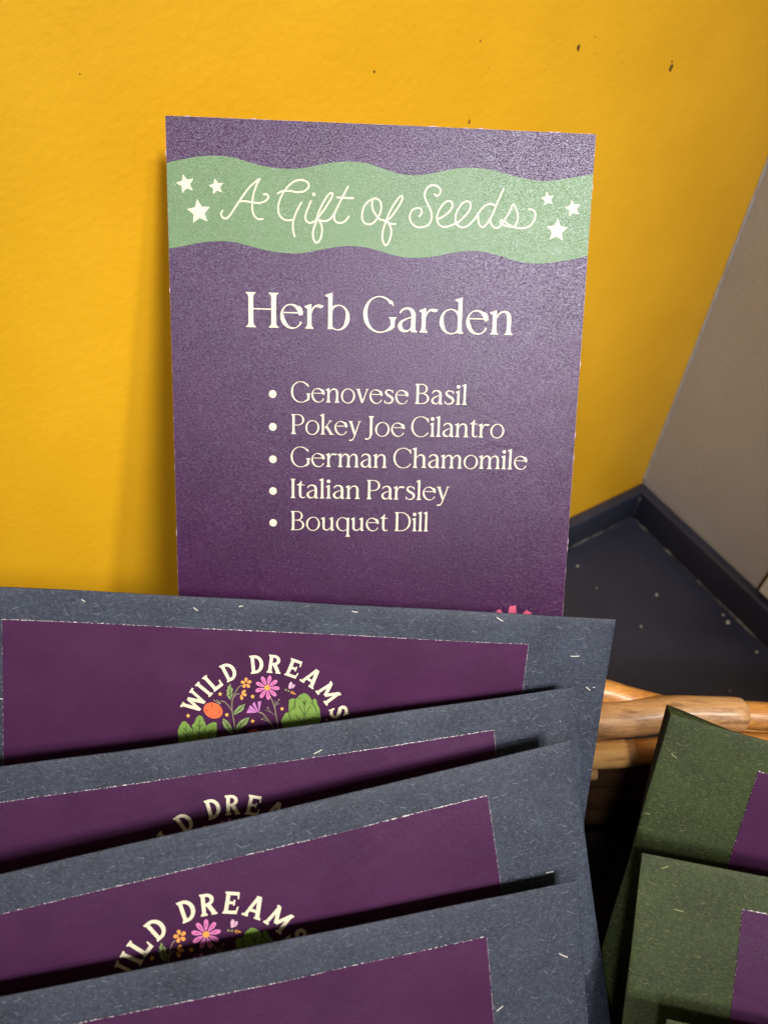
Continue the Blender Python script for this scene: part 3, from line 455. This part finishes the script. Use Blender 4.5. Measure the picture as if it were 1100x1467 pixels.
def cam_ray(px, py):
    a = (px - 550) / 1067; b = (733.5 - py) / 1067
    return Vector((a, math.cos(TH) + b * math.sin(TH), -math.sin(TH) + b * math.cos(TH)))
CAM = Vector((0, 0, CAMZ))
def on_plane(px, py, p, n):
    r = cam_ray(px, py); t = (p - CAM).dot(n) / r.dot(n); return CAM + r * t
wi = yw.matrix_world.inverted()
for i, (x, y, r, ex) in enumerate([(828, 68, .0011, 1.7), (852, 53, .0005, 1), (961, 96, .0016, 1.4), (536, 103, .0007, 1), (852, 77, .0004, 1), (700, 97, .0004, 1), (688, 59, .0006, 1), (962, 88, .0008, 1.2), (780, 100, .0004, 1), (115, 106, .0004, 1), (672, 175, .0008, 1.6)]):
    q = wi @ on_plane(x, y, base, wn); fleckmesh('wall_fleck', yw, q.x, q.y, 0, r * .62, M['grime'], i, ex, .15)
# shelf: board with a raised lip along both walls
shelf = empty('shelf', wframe(base, wd, -wn))             # local x along yellow wall (negative to the left), y up, z out
box('shelf_board', (-1.5, -.03, 0), (-.001, 0, 1.1), M['shelf'], shelf)
box('lip', (-1.5, .0005, .0005), (-.0075, LIP, .0085), M['shelf'], shelf, bev=.0012)
box('lip', (-.0085, .0005, .0005), (-.0005, LIP + .0004, 1.1), M['shelf'], shelf, bev=.0012)
tag(shelf, 'dark navy painted shelf with raised lip meeting in the corner', 'shelf')
def tube(name, P, r, m, parent=None, n=14, rfun=None, mw=None, caps=True, seg_=5, flat=None):
    S = [Vector(p) for p in spline(P, seg_)]; V = []; F = []; up = None
    for i, p in enumerate(S):
        t = (S[min(i + 1, len(S) - 1)] - S[max(i - 1, 0)]).normalized()
        if up is None: up = Vector((0, 0, 1)) if abs(t.z) < .9 else Vector((1, 0, 0))
        s = t.cross(up).normalized(); up = s.cross(t).normalized()
        rr = r * (rfun(i / (len(S) - 1)) if rfun else 1)
        for k in range(n):
            a = 2 * math.pi * k / n; V.append(p + s * rr * math.cos(a) + up * rr * math.sin(a))
    for i in range(len(S) - 1):
        for k in range(n): F.append((i * n + k, i * n + (k + 1) % n, (i + 1) * n + (k + 1) % n, (i + 1) * n + k))
    if caps: F.append(tuple(range(n))[::-1]); F.append(tuple((len(S) - 1) * n + k for k in range(n)))
    return mesh_obj(name, V, F, m, parent, smooth=True, mw=mw)
def rough_tube(name, A, Bp, r, m, parent, n=60, seed=1, amp=.6):
    P = []
    for i in range(n + 1):
        t = i / n; P.append(Vector(A).lerp(Vector(Bp), t) + Vector((noise.noise((i * .5, seed, 0)), noise.noise((i * .5, seed, 9)), noise.noise((i * .5, seed, 5)))) * r * .5)
    return tube(name, P, r, m, parent, 7, lambda t: 1 + amp * noise.noise((t * n * .4, seed, 3)), seg_=1)
rough_tube('seam', (-.45, .0005, .0088), (-.0092, .0005, .0088), .00055, M['seam'], shelf, 120, 2)
rough_tube('seam', (-.0090, .0005, .0092), (-.0090, .0005, .45), .00060, M['seam'], shelf, 140, 3)
rough_tube('corner_caulk', (-.0004, LIP + .002, .0004), (-.0004, 1.0, .0004), .0007, M['taupe'], shelf, 300, 8, .9)
rough_tube('seam', (-.0090, .0012, .0090), (-.0080, LIP - .001, .0086), .00055, M['seam'], shelf, 12, 4)
si = shelf.matrix_world.inverted()
for i, (x, y, r) in enumerate([(940, 852, .0017), (918, 898, .0012), (1045, 990, .0010), (827, 811, .0012), (1042, 892, .0022), (1083, 934, .0014), (1035, 881, .0011), (854, 843, .0007)]):
    q = si @ on_plane(x, y, Vector((0, 0, 0)), Vector((0, 0, 1)))
    o = fleckmesh('paint_fleck', shelf, 0, 0, 0, r * .62, M['speck'], 40 + i, 1.0, .25); o.matrix_local = Matrix.Translation((q.x, .0002, max(q.z, .0088) if q.x < -.01 else q.z)) @ Matrix.Rotation(-math.pi / 2, 4, 'X')
# pale wall plate just entering the frame on the taupe wall
q = tw.matrix_world.inverted() @ on_plane(1088, 841, base, wd)
pl = empty('wall_plate', tw.matrix_world @ Matrix.Translation((q.x, q.y, 0)))
box('rim', (0, 0, .0003), (.075, .115, .0035), M['black'], pl, bev=.001)
box('face_plate', (.0022, .0022, .0030), (.0728, .1128, .0055), M['plate'], pl, bev=.001)
tag(pl, 'pale plate with dark rim fixed low on the taupe wall', 'wall plate')

# ------------------------------------------------------------------ purple card
CW, CH, CT = 127.0, 200.0, .45
cmw = frame((0.9982, 0.0287, -0.0534), (-0.0234, -0.6303, -0.776), (-63.26, 227.26, -89.3))
layers = []
grid = [[(x, -y), (x + CW / 8, -y), (x + CW / 8, -y - CH / 12), (x, -y - CH / 12)] for x in [CW / 8 * i for i in range(8)] for y in [CH / 12 * j for j in range(12)]]
layers.append(('paper', grid))
def clampx(P): P = sorted([(x, -y) for x, y in P]); P = spline(P, 4); P = [(min(max(x, 0), CW), y) for x, y in P]; return [(0, P[0][1])] + [p for p in P if 0 < p[0] < CW] + [(CW, P[-1][1])]
U = clampx(BANDU); D = clampx(BANDL)
layers.append(('band', [U + D[::-1]]))
def starp(x, y, r, rot=0):
    P = []
    for k in range(10):
        a = math.pi / 2 + rot + k * math.pi / 5; P.append((x + (r if k % 2 == 0 else r * .47) * math.cos(a), y + (r if k % 2 == 0 else r * .47) * math.sin(a)))
    return P
for i, ((x, y), r, rot) in enumerate(zip(STARS, (2.75, 2.3, 3.6, 2.1, 2.55, 3.45), (.25, .18, .12, .2, .22, -.02))): layers.append(('star%d' % i, [starp(x, -y, r, rot)]))
sw = [q for s in SCRIPT for q in stroke([(x, -y) for x, y in s], 5, True, .47)] + [disc(IDOT[0][0], -IDOT[0][1], .52)]
layers.append(('script', sw))
txt = word("Herb", 22.80, 53.99, 58.95, 10.3) + word("Garden", 58.31, 104.67, 59.2, 10.3)
for w_ in [("Genovese", 36.27, 72.76, 81.24), ("Basil", 74.98, 91.37, 81.1), ("Pokey", 36.28, 57.9, 91.3), ("Joe", 59.9, 71.9, 91.45), ("Cilantro", 74.07, 103.74, 91.30), ("German", 36.18, 66.51, 101.54),
           ("Chamomile", 68.67, 111.79, 101.35), ("Italian", 36.18, 58.09, 111.73), ("Parsley", 60.39, 86.68, 111.75), ("Bouquet", 36.19, 67.26, 122.18), ("Dill", 69.64, 80.46, 122.1)]: txt += word(*w_, 6.15)
for y in (79.06, 89.23, 99.44, 109.59, 119.91): txt.append(disc(30.6, -y, 1.18, 18))
layers.append(('text', txt))
fl = [[(x, -y) for x, y in P] for P in FLOWER]
layers.append(('flower', fl))
layers.append(('flowerslit', [[(104.6, -146.6), (104.2, -145.2), (104.5, -144), (104.9, -145.2)]]))
res = cdt_layers(layers); print("CARD", {k: len(v[1]) for k, v in res.items()})
card = empty('seed_card', cmw)
def cardz(x, y):                                          # the board is very slightly bowed
    t = (x - CW / 2) / (CW / 2); return -.35 * t * t + .12 * noise.noise((x * .02, y * .02, 4))
def put(c, name, m, parent=card, lab=None):
    v, f, _ = res[c]
    o = mesh_obj(name, [(x * MM, y * MM, cardz(x, y) * MM) for x, y in v], f, m, parent)
    if lab: o['label'] = lab
    return o
paper = put('paper', 'paper_sheet', M['purple'])
# ragged cut rim and back of the sheet
V = []; F = []
per = [(CW * i / 120, 0) for i in range(120)] + [(CW, -CH * i / 160) for i in range(160)] + [(CW - CW * i / 60, -CH) for i in range(60)] + [(0, -CH + CH * i / 160) for i in range(160)]
rc = random.Random(3)
for x, y in per:
    j = .05 + .13 * max(0, noise.noise((x * .6, y * .6, 1))) + (rc.uniform(.1, .3) if rc.random() < .05 else 0)
    ox = (x - CW / 2) / (CW / 2); oy = (y + CH / 2) / (CH / 2)
    nx = (1 if x >= CW - 1e-6 else -1 if x <= 1e-6 else 0); ny = (1 if y >= -1e-6 else -1 if y <= -CH + 1e-6 else 0)
    z = cardz(x, y)
    V += [(x, y, z), (x + nx * j, y + ny * j, z - .08), (x + nx * j, y + ny * j, z - CT), (x, y, z - CT)]
n = len(per)
for i in range(n):
    for k in range(3): F.append((i * 4 + k, i * 4 + k + 1, ((i + 1) % n) * 4 + k + 1, ((i + 1) % n) * 4 + k))
F.append(tuple(i * 4 + 3 for i in range(n)))
mesh_obj('cut_edge', [Vector(v) * MM for v in V], F, M['edge'], card)
put('band', 'printed_band', M['green'], lab='wavy sage green band across the card top')
for i in range(6): put('star%d' % i, 'printed_star', M['cream'])
put('script', 'script_lettering', M['cream'], lab='cream handwritten words on the green band')
put('text', 'printed_text', M['cream'], lab='cream serif heading and bulleted herb list')
v1, f1, _ = res['flowerslit']; put('flowerslit', 'flower_mark', M['purple']); put('flower', 'printed_flower', M['cardpink'], lab='pink flower petals at the foot of the card')
tag(card, 'tall purple card titled Herb Garden standing behind the blue envelopes', 'card')

# ------------------------------------------------------------------ seed envelopes
EW, EH, MU, MV = 184.0, 133.0, 23.755, 8.24
LW, LH = EW - 2 * MU, 108.0
lab_layers = [('sticker', [[(x, -y), (x + LW / 40, -y), (x + LW / 40, -y - LH / 28), (x, -y - LH / 28)] for x in [-EW + MU + LW / 40 * i for i in range(40)] for y in [MV + LH / 28 * j for j in range(28)]])]
for k, polys in ART:
    if k in ('vein', 'stem', 'stemthin'):
        w_ = {'vein': .17, 'stem': .26, 'stemthin': .15}[k]
        for p in polys:
            lab_layers.append((k, stroke([(x, -y) for x, y in p], 4, False, w_)))
    else: lab_layers.append((k, [[(x, -y) for x, y in p] for p in polys]))
# keep drawing order: fills, then their lines, in groups as listed; then lettering
order = ['sticker', 'leafgreen', 'stem', 'stemthin', 'leafpale', 'tomato', 'tomato2', 'spot', 'bud', 'orange', 'dot', 'pink', 'pinkdark', 'pink2', 'wing', 'bee', 'beegreen', 'vein', 'starpt', 'dotcream']
lab_layers.sort(key=lambda t: order.index(t[0]))
lab_layers.append(('orange', [disc(ART_C[0], ART_C[1], .8, 14)]) if False else ('letter', badge()))
def torn(seed, top=True):
    r = random.Random(seed); out = []
    x = -EW + MU
    while x < -MU - .2:
        w = r.uniform(.25, .9); h = (.02 + .30 * max(0, noise.noise((x * .12, seed, 2)) + .35) * r.uniform(.2, 1)) * (.6 if r.random() < .3 else 1)
        out.append([(x, -MV), (x + w * .3, -MV - h * r.uniform(.5, 1)), (x + w * .6, -MV - h), (x + w, -MV)]); out.append([(x, -MV), (x + w, -MV), (x + w * .6, -MV + h * .4), (x + w * .2, -MV + h * .2)])
        x += w * r.uniform(.8, 1.3)
    return out
LRES = cdt_layers(lab_layers)

def bulge(x, y, T, bend, wob, seed):
    """front face height over the flat plane; x from -92..92, y from 0 (bottom)..133"""
    a = abs(x) / 92; b = abs(y - EH / 2) / (EH / 2)
    d = min(1 - a, (1 - b) * EH / EW) * 92            # mm to the nearest edge
    e = 1 - math.exp(-max(d, 0) / 1.1)
    body = max(0, (1 - a ** 2.6)) ** .8 * max(0, (1 - b ** 2.6)) ** .8
    z = .35 * e + T * body
    z += bend[0] * (x / 92) ** 2 + bend[1] * (y / EH - .5) ** 2 * 4 + bend[2] * (x / 92) * ((y / EH) - .5)
    if len(bend) > 3: z -= bend[3] * max(0, 1 - math.hypot(x + 92, (y - EH) * .8) / 46) ** 2
    z += wob * e * noise.noise((x * .03, y * .035, seed)) + wob * .12 * e * noise.noise((x * .12, y * .13, seed + 5))
    return z
def envelope(mw_tr, paper_m, T, bend, wob, seed, label, group, first=False, corner='r', back_gap=0):
    """mw_tr: frame whose origin is the top right (or top left) corner of the front"""
    sx = -EW / 2 if corner == 'r' else EW / 2
    root = empty('seed_envelope', mw_tr @ Matrix.Translation((sx * MM, -EH * MM, 0)))
    xs_ = sorted(set([-92, -91.85, -91.5, -90.8, -89.5, 89.5, 90.8, 91.5, 91.85, 92] + [-88 + 176 * i / 60 for i in range(61)]))
    ys_ = sorted(set([0, .15, .5, 1.2, 2.5, EH - 2.5, EH - 1.2, EH - .5, EH - .15, EH] + [4 + (EH - 8) * i / 44 for i in range(45)]))
    V = []; F = []; nx, ny = len(xs_), len(ys_)
    bz = lambda x, y: bulge(x, y, 0, bend, 0, seed) - .35 * (1 - math.exp(-max(min(1 - abs(x) / 92, (1 - abs(y - EH / 2) / (EH / 2)) * EH / EW) * 92, 0) / 1.1))
    def gapf(x, y):
        t = min(max((y - EH + 42) / 42, 0), 1); q = min(max((-74 - x) / 18, 0), 1); return t * t * (3 - 2 * t) * q * q * (3 - 2 * q)
    def edgejit(x, y):
        jx = .18 * noise.noise((y * .05, seed, 1)) + .05 * noise.noise((y * .6, seed, 2)); jy = .25 * noise.noise((x * .03, seed, 7)) + .05 * noise.noise((x * .5, seed, 8))
        return x + jx * (abs(x) / 92) ** 8, y + jy * (abs(y - EH / 2) / (EH / 2)) ** 8
    for y in ys_:
        for x in xs_:
            X, Y = edgejit(x, y); V.append((X, Y, bulge(x, y, T, bend, wob, seed)))
    for y in ys_:
        for x in xs_:
            X, Y = edgejit(x, y); d = min(92 - abs(x), EH / 2 - abs(y - EH / 2)); V.append((X, Y, bz(x, y) - back_gap * gapf(x, y) - (.25 + T * .5) * (1 - math.exp(-d / 1.2)) - .25))
    o2 = nx * ny
    for j in range(ny - 1):
        for i in range(nx - 1):
            a = j * nx + i; F.append((a, a + 1, a + nx + 1, a + nx)); F.append((o2 + a, o2 + a + nx, o2 + a + nx + 1, o2 + a + 1))
    for i in range(nx - 1):
        F.append((i, o2 + i, o2 + i + 1, i + 1)); a = (ny - 1) * nx + i; F.append((a, a + 1, o2 + a + 1, o2 + a))
    fmat = [0] * len(F)
    for j in range(ny - 1):
        a = j * nx; F.append((a, a + nx, o2 + a + nx, o2 + a)); fmat += [1 if back_gap else 0, 0]; a = j * nx + nx - 1; F.append((a, o2 + a, o2 + a + nx, a + nx))
    mesh_obj('paper_pouch', [Vector(v) * MM for v in V], F, [paper_m, M['sideshade']], root, fmat, smooth=True)
    # the label follows the front of the pouch
    off = .13
    def on(x, y, lift=0): X = x + EW / 2; Y = y + EH; return (X * MM, Y * MM, (bulge(X, Y, T, bend, wob, seed) + off + lift) * MM)
    v, f, _ = LRES['sticker']
    st = mesh_obj('label_sticker', [on(*p) for p in v], f, M['sticker'], root, smooth=True)
    v, f, _ = LRES['letter']
    mesh_obj('lettering', [on(*p) for p in v], f, M['scream'], st, smooth=True)
    V = []; F = []; fm = []; ms = []
    for k, (v, f, _) in LRES.items():
        if k in ('sticker', 'letter'): continue
        b = len(V); V += [on(*p) for p in v]; F += [[i + b for i in t] for t in f]; fm += [len(ms)] * len(f); ms.append(M[k])
    mesh_obj('illustration', V, F, ms, st, fm, True)
    # cut rim of the sticker with torn white fibres along its top
    r = random.Random(seed * 7 + 1); V = []; F = []
    def strip(p0, p1, h, nstep, outv, dens):
        for i in range(nstep):
            if r.random() > dens(i / nstep): continue
            a = i / nstep; b = (i + r.uniform(.6, 1.5)) / nstep; b = min(b, 1)
            A = (p0[0] + (p1[0] - p0[0]) * a, p0[1] + (p1[1] - p0[1]) * a); Bq = (p0[0] + (p1[0] - p0[0]) * b, p0[1] + (p1[1] - p0[1]) * b)
            hh = h * r.uniform(.35, 1.1); k = len(V)
            s1 = r.uniform(-.3, .3) * hh
            V.extend([on(*A, .015), on(*Bq, .015), on(Bq[0] + outv[0] * hh * .8 + s1, Bq[1] + outv[1] * hh * .8, .05 + hh * .12), on(A[0] + outv[0] * hh + s1, A[1] + outv[1] * hh, .05 + hh * .12)]); F.append((k, k + 1, k + 2, k + 3))
    dn = lambda t: .06 + 1.3 * max(0, noise.noise((t * 5, seed * 1.7, 3)) + .12)
    strip((-EW + MU, -MV), (-MU, -MV), .19, 380, (0, 1), dn)
    strip((-EW + MU, -MV), (-MU, -MV), .10, 420, (0, -1), lambda t: .25)
    strip((-EW + MU, -MV - .05), (-MU, -MV - .05), .08, 300, (0, 1), lambda t: .95)
    strip((-MU, -MV), (-MU, -MV - LH), .055, 260, (1, 0), lambda t: .85)
    strip((-EW + MU, -MV), (-EW + MU, -MV - LH), .05, 220, (-1, 0), lambda t: .4)
    mesh_obj('torn_edge', V, F, M['torn'], st)
    tag(root, label, 'envelope', group)
    return root
GB = 'blue seed envelopes stacked in front of the card'
envelope(frame((0.9908, 0.0254, -0.1331), (-0.0884, -0.6229, -0.7773), (63.54, 111.36, -175.55)), M['blue'], .8, (.6, .5, 0), .5, 1,
         'rearmost slate blue envelope, touching the foot of the purple card', GB)
envelope(frame((0.9834, 0.1722, -0.0566), (0.0805, -0.6942, -0.7153), (51.34, 93.19, -180.76)), M['blue'], .9, (-.8, .5, 0), .5, 2,
         'second blue envelope from the card, only letters WILD DREA showing', GB)
envelope(frame((0.9703, 0.2395, -0.035), (0.1511, -0.7127, -0.685), (46.73, 76.87, -177.25)), M['blue'], .9, (-1.0, .5, 0), .5, 3,
         'third blue envelope from the card, pink daisy and bee half covered by the next', GB)
envelope(frame((0.9764, 0.1945, -0.0938), (0.0868, -0.7514, -0.6541), (46.01, 48.31, -191.45)), M['blue'], .9, (-1.0, .5, 0), .5, 4,
         'frontmost blue envelope with blank plum label at the bottom edge', GB)
GG = 'moss green seed envelopes at the right'
envelope(frame((0.961, -0.2748, -0.0318), (-0.2, -0.6106, -0.7662), (74.46, 86.09, -181.52)), M['greenpaper'], 1.8, (1.5, 1.0, 0, 2.2), .5, 5,
         'rear moss green envelope tilted against the rattan rim', GG, corner='l', back_gap=6)
g2 = frame((0.9853, -0.1704, -0.0093), (-0.1413, -0.7837, -0.6049), (61.99, 54.44, -189.94))
envelope(g2, M['greenpaper'], 1.6, (1.5, 1.5, 0, 2.0), .5, 6,
         'middle moss green envelope with pale sheen along its top fold', GG, corner='l')
g3 = frame((0.9853, -0.1704, -0.0093), (-0.1413, -0.7837, -0.6049), (61.90, 22.02, -196.69))
envelope(g3, M['greenpaper'], 1.6, (1.5, 1.5, 0, 2.0), .5, 7,
         'front moss green envelope, just its corner tip at the bottom right', GG, corner='l')

# ------------------------------------------------------------------ rattan basket
bk = empty('basket', Matrix.Translation((.045, .01, 0)))
def W(x, y, z): return Vector((x / 1000 - .045, y / 1000 - .01, z / 1000 + CAMZ))
BX0, BX1, BY0, BY1 = -158, 246, -110, 107
def oval(z, grow=0, n=72):
    out = []
    cx0, cy0 = (BX0 + BX1) / 2, (BY0 + BY1) / 2
    for k in range(n):
        a = 2 * math.pi * k / n; c, s = math.cos(a), math.sin(a); e = 2 / 9.0
        out.append(W(cx0 + (BX1 - BX0 + grow) / 2 * math.copysign(abs(c) ** e, c), cy0 + (BY1 - BY0 + grow) / 2 * math.copysign(abs(s) ** e, s), z))
    return out
# woven wall: one closed sheet with the over-and-under of the strands modelled in
V = []; F = []; NA, NZ = 240, 60
zt, zb = -256, -452
ring_xy = []
base_oval = oval(0, 0, NA)
for side in (0, 1):
    for j in range(NZ):
        t = j / (NZ - 1); z = (zt + (zb - zt) * t) / 1000 + CAMZ; sh = 1 - .12 * t
        for i in range(NA):
            p = base_oval[i]; w = .0016 * math.sin(j * math.pi / 1.5) * math.cos(i * math.pi / 4 + (math.pi if (j // 3) % 2 else 0)); k = sh * (1 - .012 * side)
            d = Vector((p.x, p.y)).normalized(); V.append((p.x * k + d.x * w, p.y * k + d.y * w, z))
    o_ = side * NA * NZ
    for j in range(NZ - 1):
        for i in range(NA):
            a = o_ + j * NA + i; b = o_ + j * NA + (i + 1) % NA; q_ = (a, b, b + NA, a + NA); F.append(q_ if side else q_[::-1])
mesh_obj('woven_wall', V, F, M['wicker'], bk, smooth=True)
mesh_obj('basket_floor', [(p.x * .885, p.y * .885, .03) for p in base_oval] + [(p.x * .885, p.y * .885, .024) for p in base_oval], [tuple(range(NA)), tuple(range(NA, 2 * NA))[::-1]] + [(i, i + NA, (i + 1) % NA + NA, (i + 1) % NA) for i in range(NA)], M['wicker'], bk)
# raised inner tray the packets stand on
box('inner_tray', (-.185, -.095, CAMZ - .312), (.185, .085, CAMZ - .306), M['tray'], bk)

def wood_tube(name, P, r, m, parent=bk, rf=None, n=20): return tube(name, P, r, m, parent, n, rf)
wob = lambda s, a=.06: (lambda t: 1 + a * noise.noise((t * 9, s, 0)))
CR = lambda px, py, dep: CAM + cam_ray(px, py) * dep - Vector((.045, .01, 0))
# visible rear rim: two crossing canes, a lower cane, peeled wraps round them
DR = .262
def cane(name, pts, r, m, dep=DR, rf=None, left=True):
    P = [CR(x, y, dep) for x, y in pts]
    return wood_tube(name, P, r, m, rf=rf)
cane('rim_cane', [(250, 985), (600, 985), (830, 988), (900, 1003), (960, 1018), (1020, 1030), (1090, 1040), (1200, 1046)], .0048, M['rattan'], .266, wob(1))
cane('rim_cane', [(250, 1040), (600, 1038), (850, 1033), (960, 1022), (1040, 1023), (1100, 1027), (1250, 1040), (1400, 1060)], .0050, M['rattan'], DR, wob(2))
cane('rim_cane', [(250, 1092), (600, 1090), (840, 1082), (900, 1078), (960, 1073), (1030, 1068), (1100, 1069), (1250, 1080), (1400, 1100)], .0044, M['rattan'], .258, wob(3))
def endtaper(t): return 1.0 if t < .93 else math.sqrt(max(.05, 1 - ((t - .93) / .072) ** 2)) * .35 + .65
cane('cane_wrap', [(820, 1037), (860, 1033), (910, 1028), (960, 1022), (1020, 1022), (1066, 1024)], .0060, M['rattan2'], .2612, lambda t: endtaper(t) * (1.10 - .12 * t) * (1 + .03 * noise.noise((t * 6, 4, 0))))
cane('cane_wrap', [(820, 1083), (860, 1081), (896, 1079)], .0048, M['rattan3'], .2575, lambda t: 1.0)
cane('cane_wrap', [(870, 1081), (896, 1079), (908, 1078)], .0046, M['rattan2'], .2575, lambda t: 1.0)
cane('peg', [(820, 1108), (848, 1107), (853, 1107)], .0026, M['rattan2'], .262, lambda t: 1.0)
loop = [W(152, 104, -246), W(205, 98, -248), W(240, 70, -250), W(248, 0, -250), W(240, -85, -250), W(200, -106, -250), W(45, -110, -250), W(-120, -106, -250), W(-155, -85, -250), W(-160, 0, -250), W(-152, 80, -248), W(-120, 108, -247), W(-70, 114, -246)]
wood_tube('rim_cane', loop, .0062, M['rattan'])
tag(bk, 'woven rattan basket with varnished cane rim holding the envelopes', 'basket')

# ------------------------------------------------------------------ light
def area(name, d, dist, power, size, colr, target=(0, .10, CAMZ - .17), sizey=None, spread=None):
    l = bpy.data.lights.new(name, 'AREA'); l.energy = power; l.color = colr
    l.shape = 'RECTANGLE' if sizey else 'DISK'; l.size = size
    if sizey: l.size_y = sizey
    if spread: l.spread = math.radians(spread)
    o = bpy.data.objects.new(name, l); col.objects.link(o)
    t = Vector(target); o.location = t + Vector(d).normalized() * dist
    o.rotation_euler = (t - o.location).to_track_quat('-Z', 'Y').to_euler()
    return o
def dirv(azd, eld): a = math.radians(azd); e = math.radians(eld); return (math.sin(a) * math.cos(e), -math.cos(a) * math.cos(e), math.sin(e))
CT_ = (0, .20, CAMZ - .15)
def spot(name, loc, target, power, size, colr, deg, blend=1.0):
    l = bpy.data.lights.new(name, 'SPOT'); l.energy = power; l.color = colr; l.spot_size = math.radians(deg); l.spot_blend = blend; l.shadow_soft_size = size
    o = bpy.data.objects.new(name, l); col.objects.link(o); o.location = loc
    o.rotation_euler = (Vector(target) - o.location).to_track_quat('-Z', 'Y').to_euler(); return o
K0 = Vector((.02, .215, CAMZ - .11))
spot('track_lamp', K0 + Vector(dirv(29, 48)) * 1.8, K0, 178, .13, (1, .94, .86), 21)
K1 = Vector((.06, .10, CAMZ - .18))
spot('right_fill_lamp', K1 + Vector(dirv(44, 52)) * 1.9, K1, 105, .06, (1, .93, .86), 15)  # added fill spot that brightens the envelopes at the right
spot('ceiling_lamp', Vector(CT_) + Vector(dirv(-19, 52)) * 1.8, CT_, 60, .07, (1, .95, .92), 30)
w = bpy.data.worlds.new('World'); sc.world = w; w.use_nodes = True
w.node_tree.nodes['Background'].inputs[0].default_value = (1, .88, .74, 1); w.node_tree.nodes['Background'].inputs[1].default_value = .30
sc.view_settings.view_transform = 'Standard'; sc.view_settings.look = 'None'; sc.view_settings.gamma = 1; sc.view_settings.exposure = 0
sc.view_settings.use_curve_mapping = False
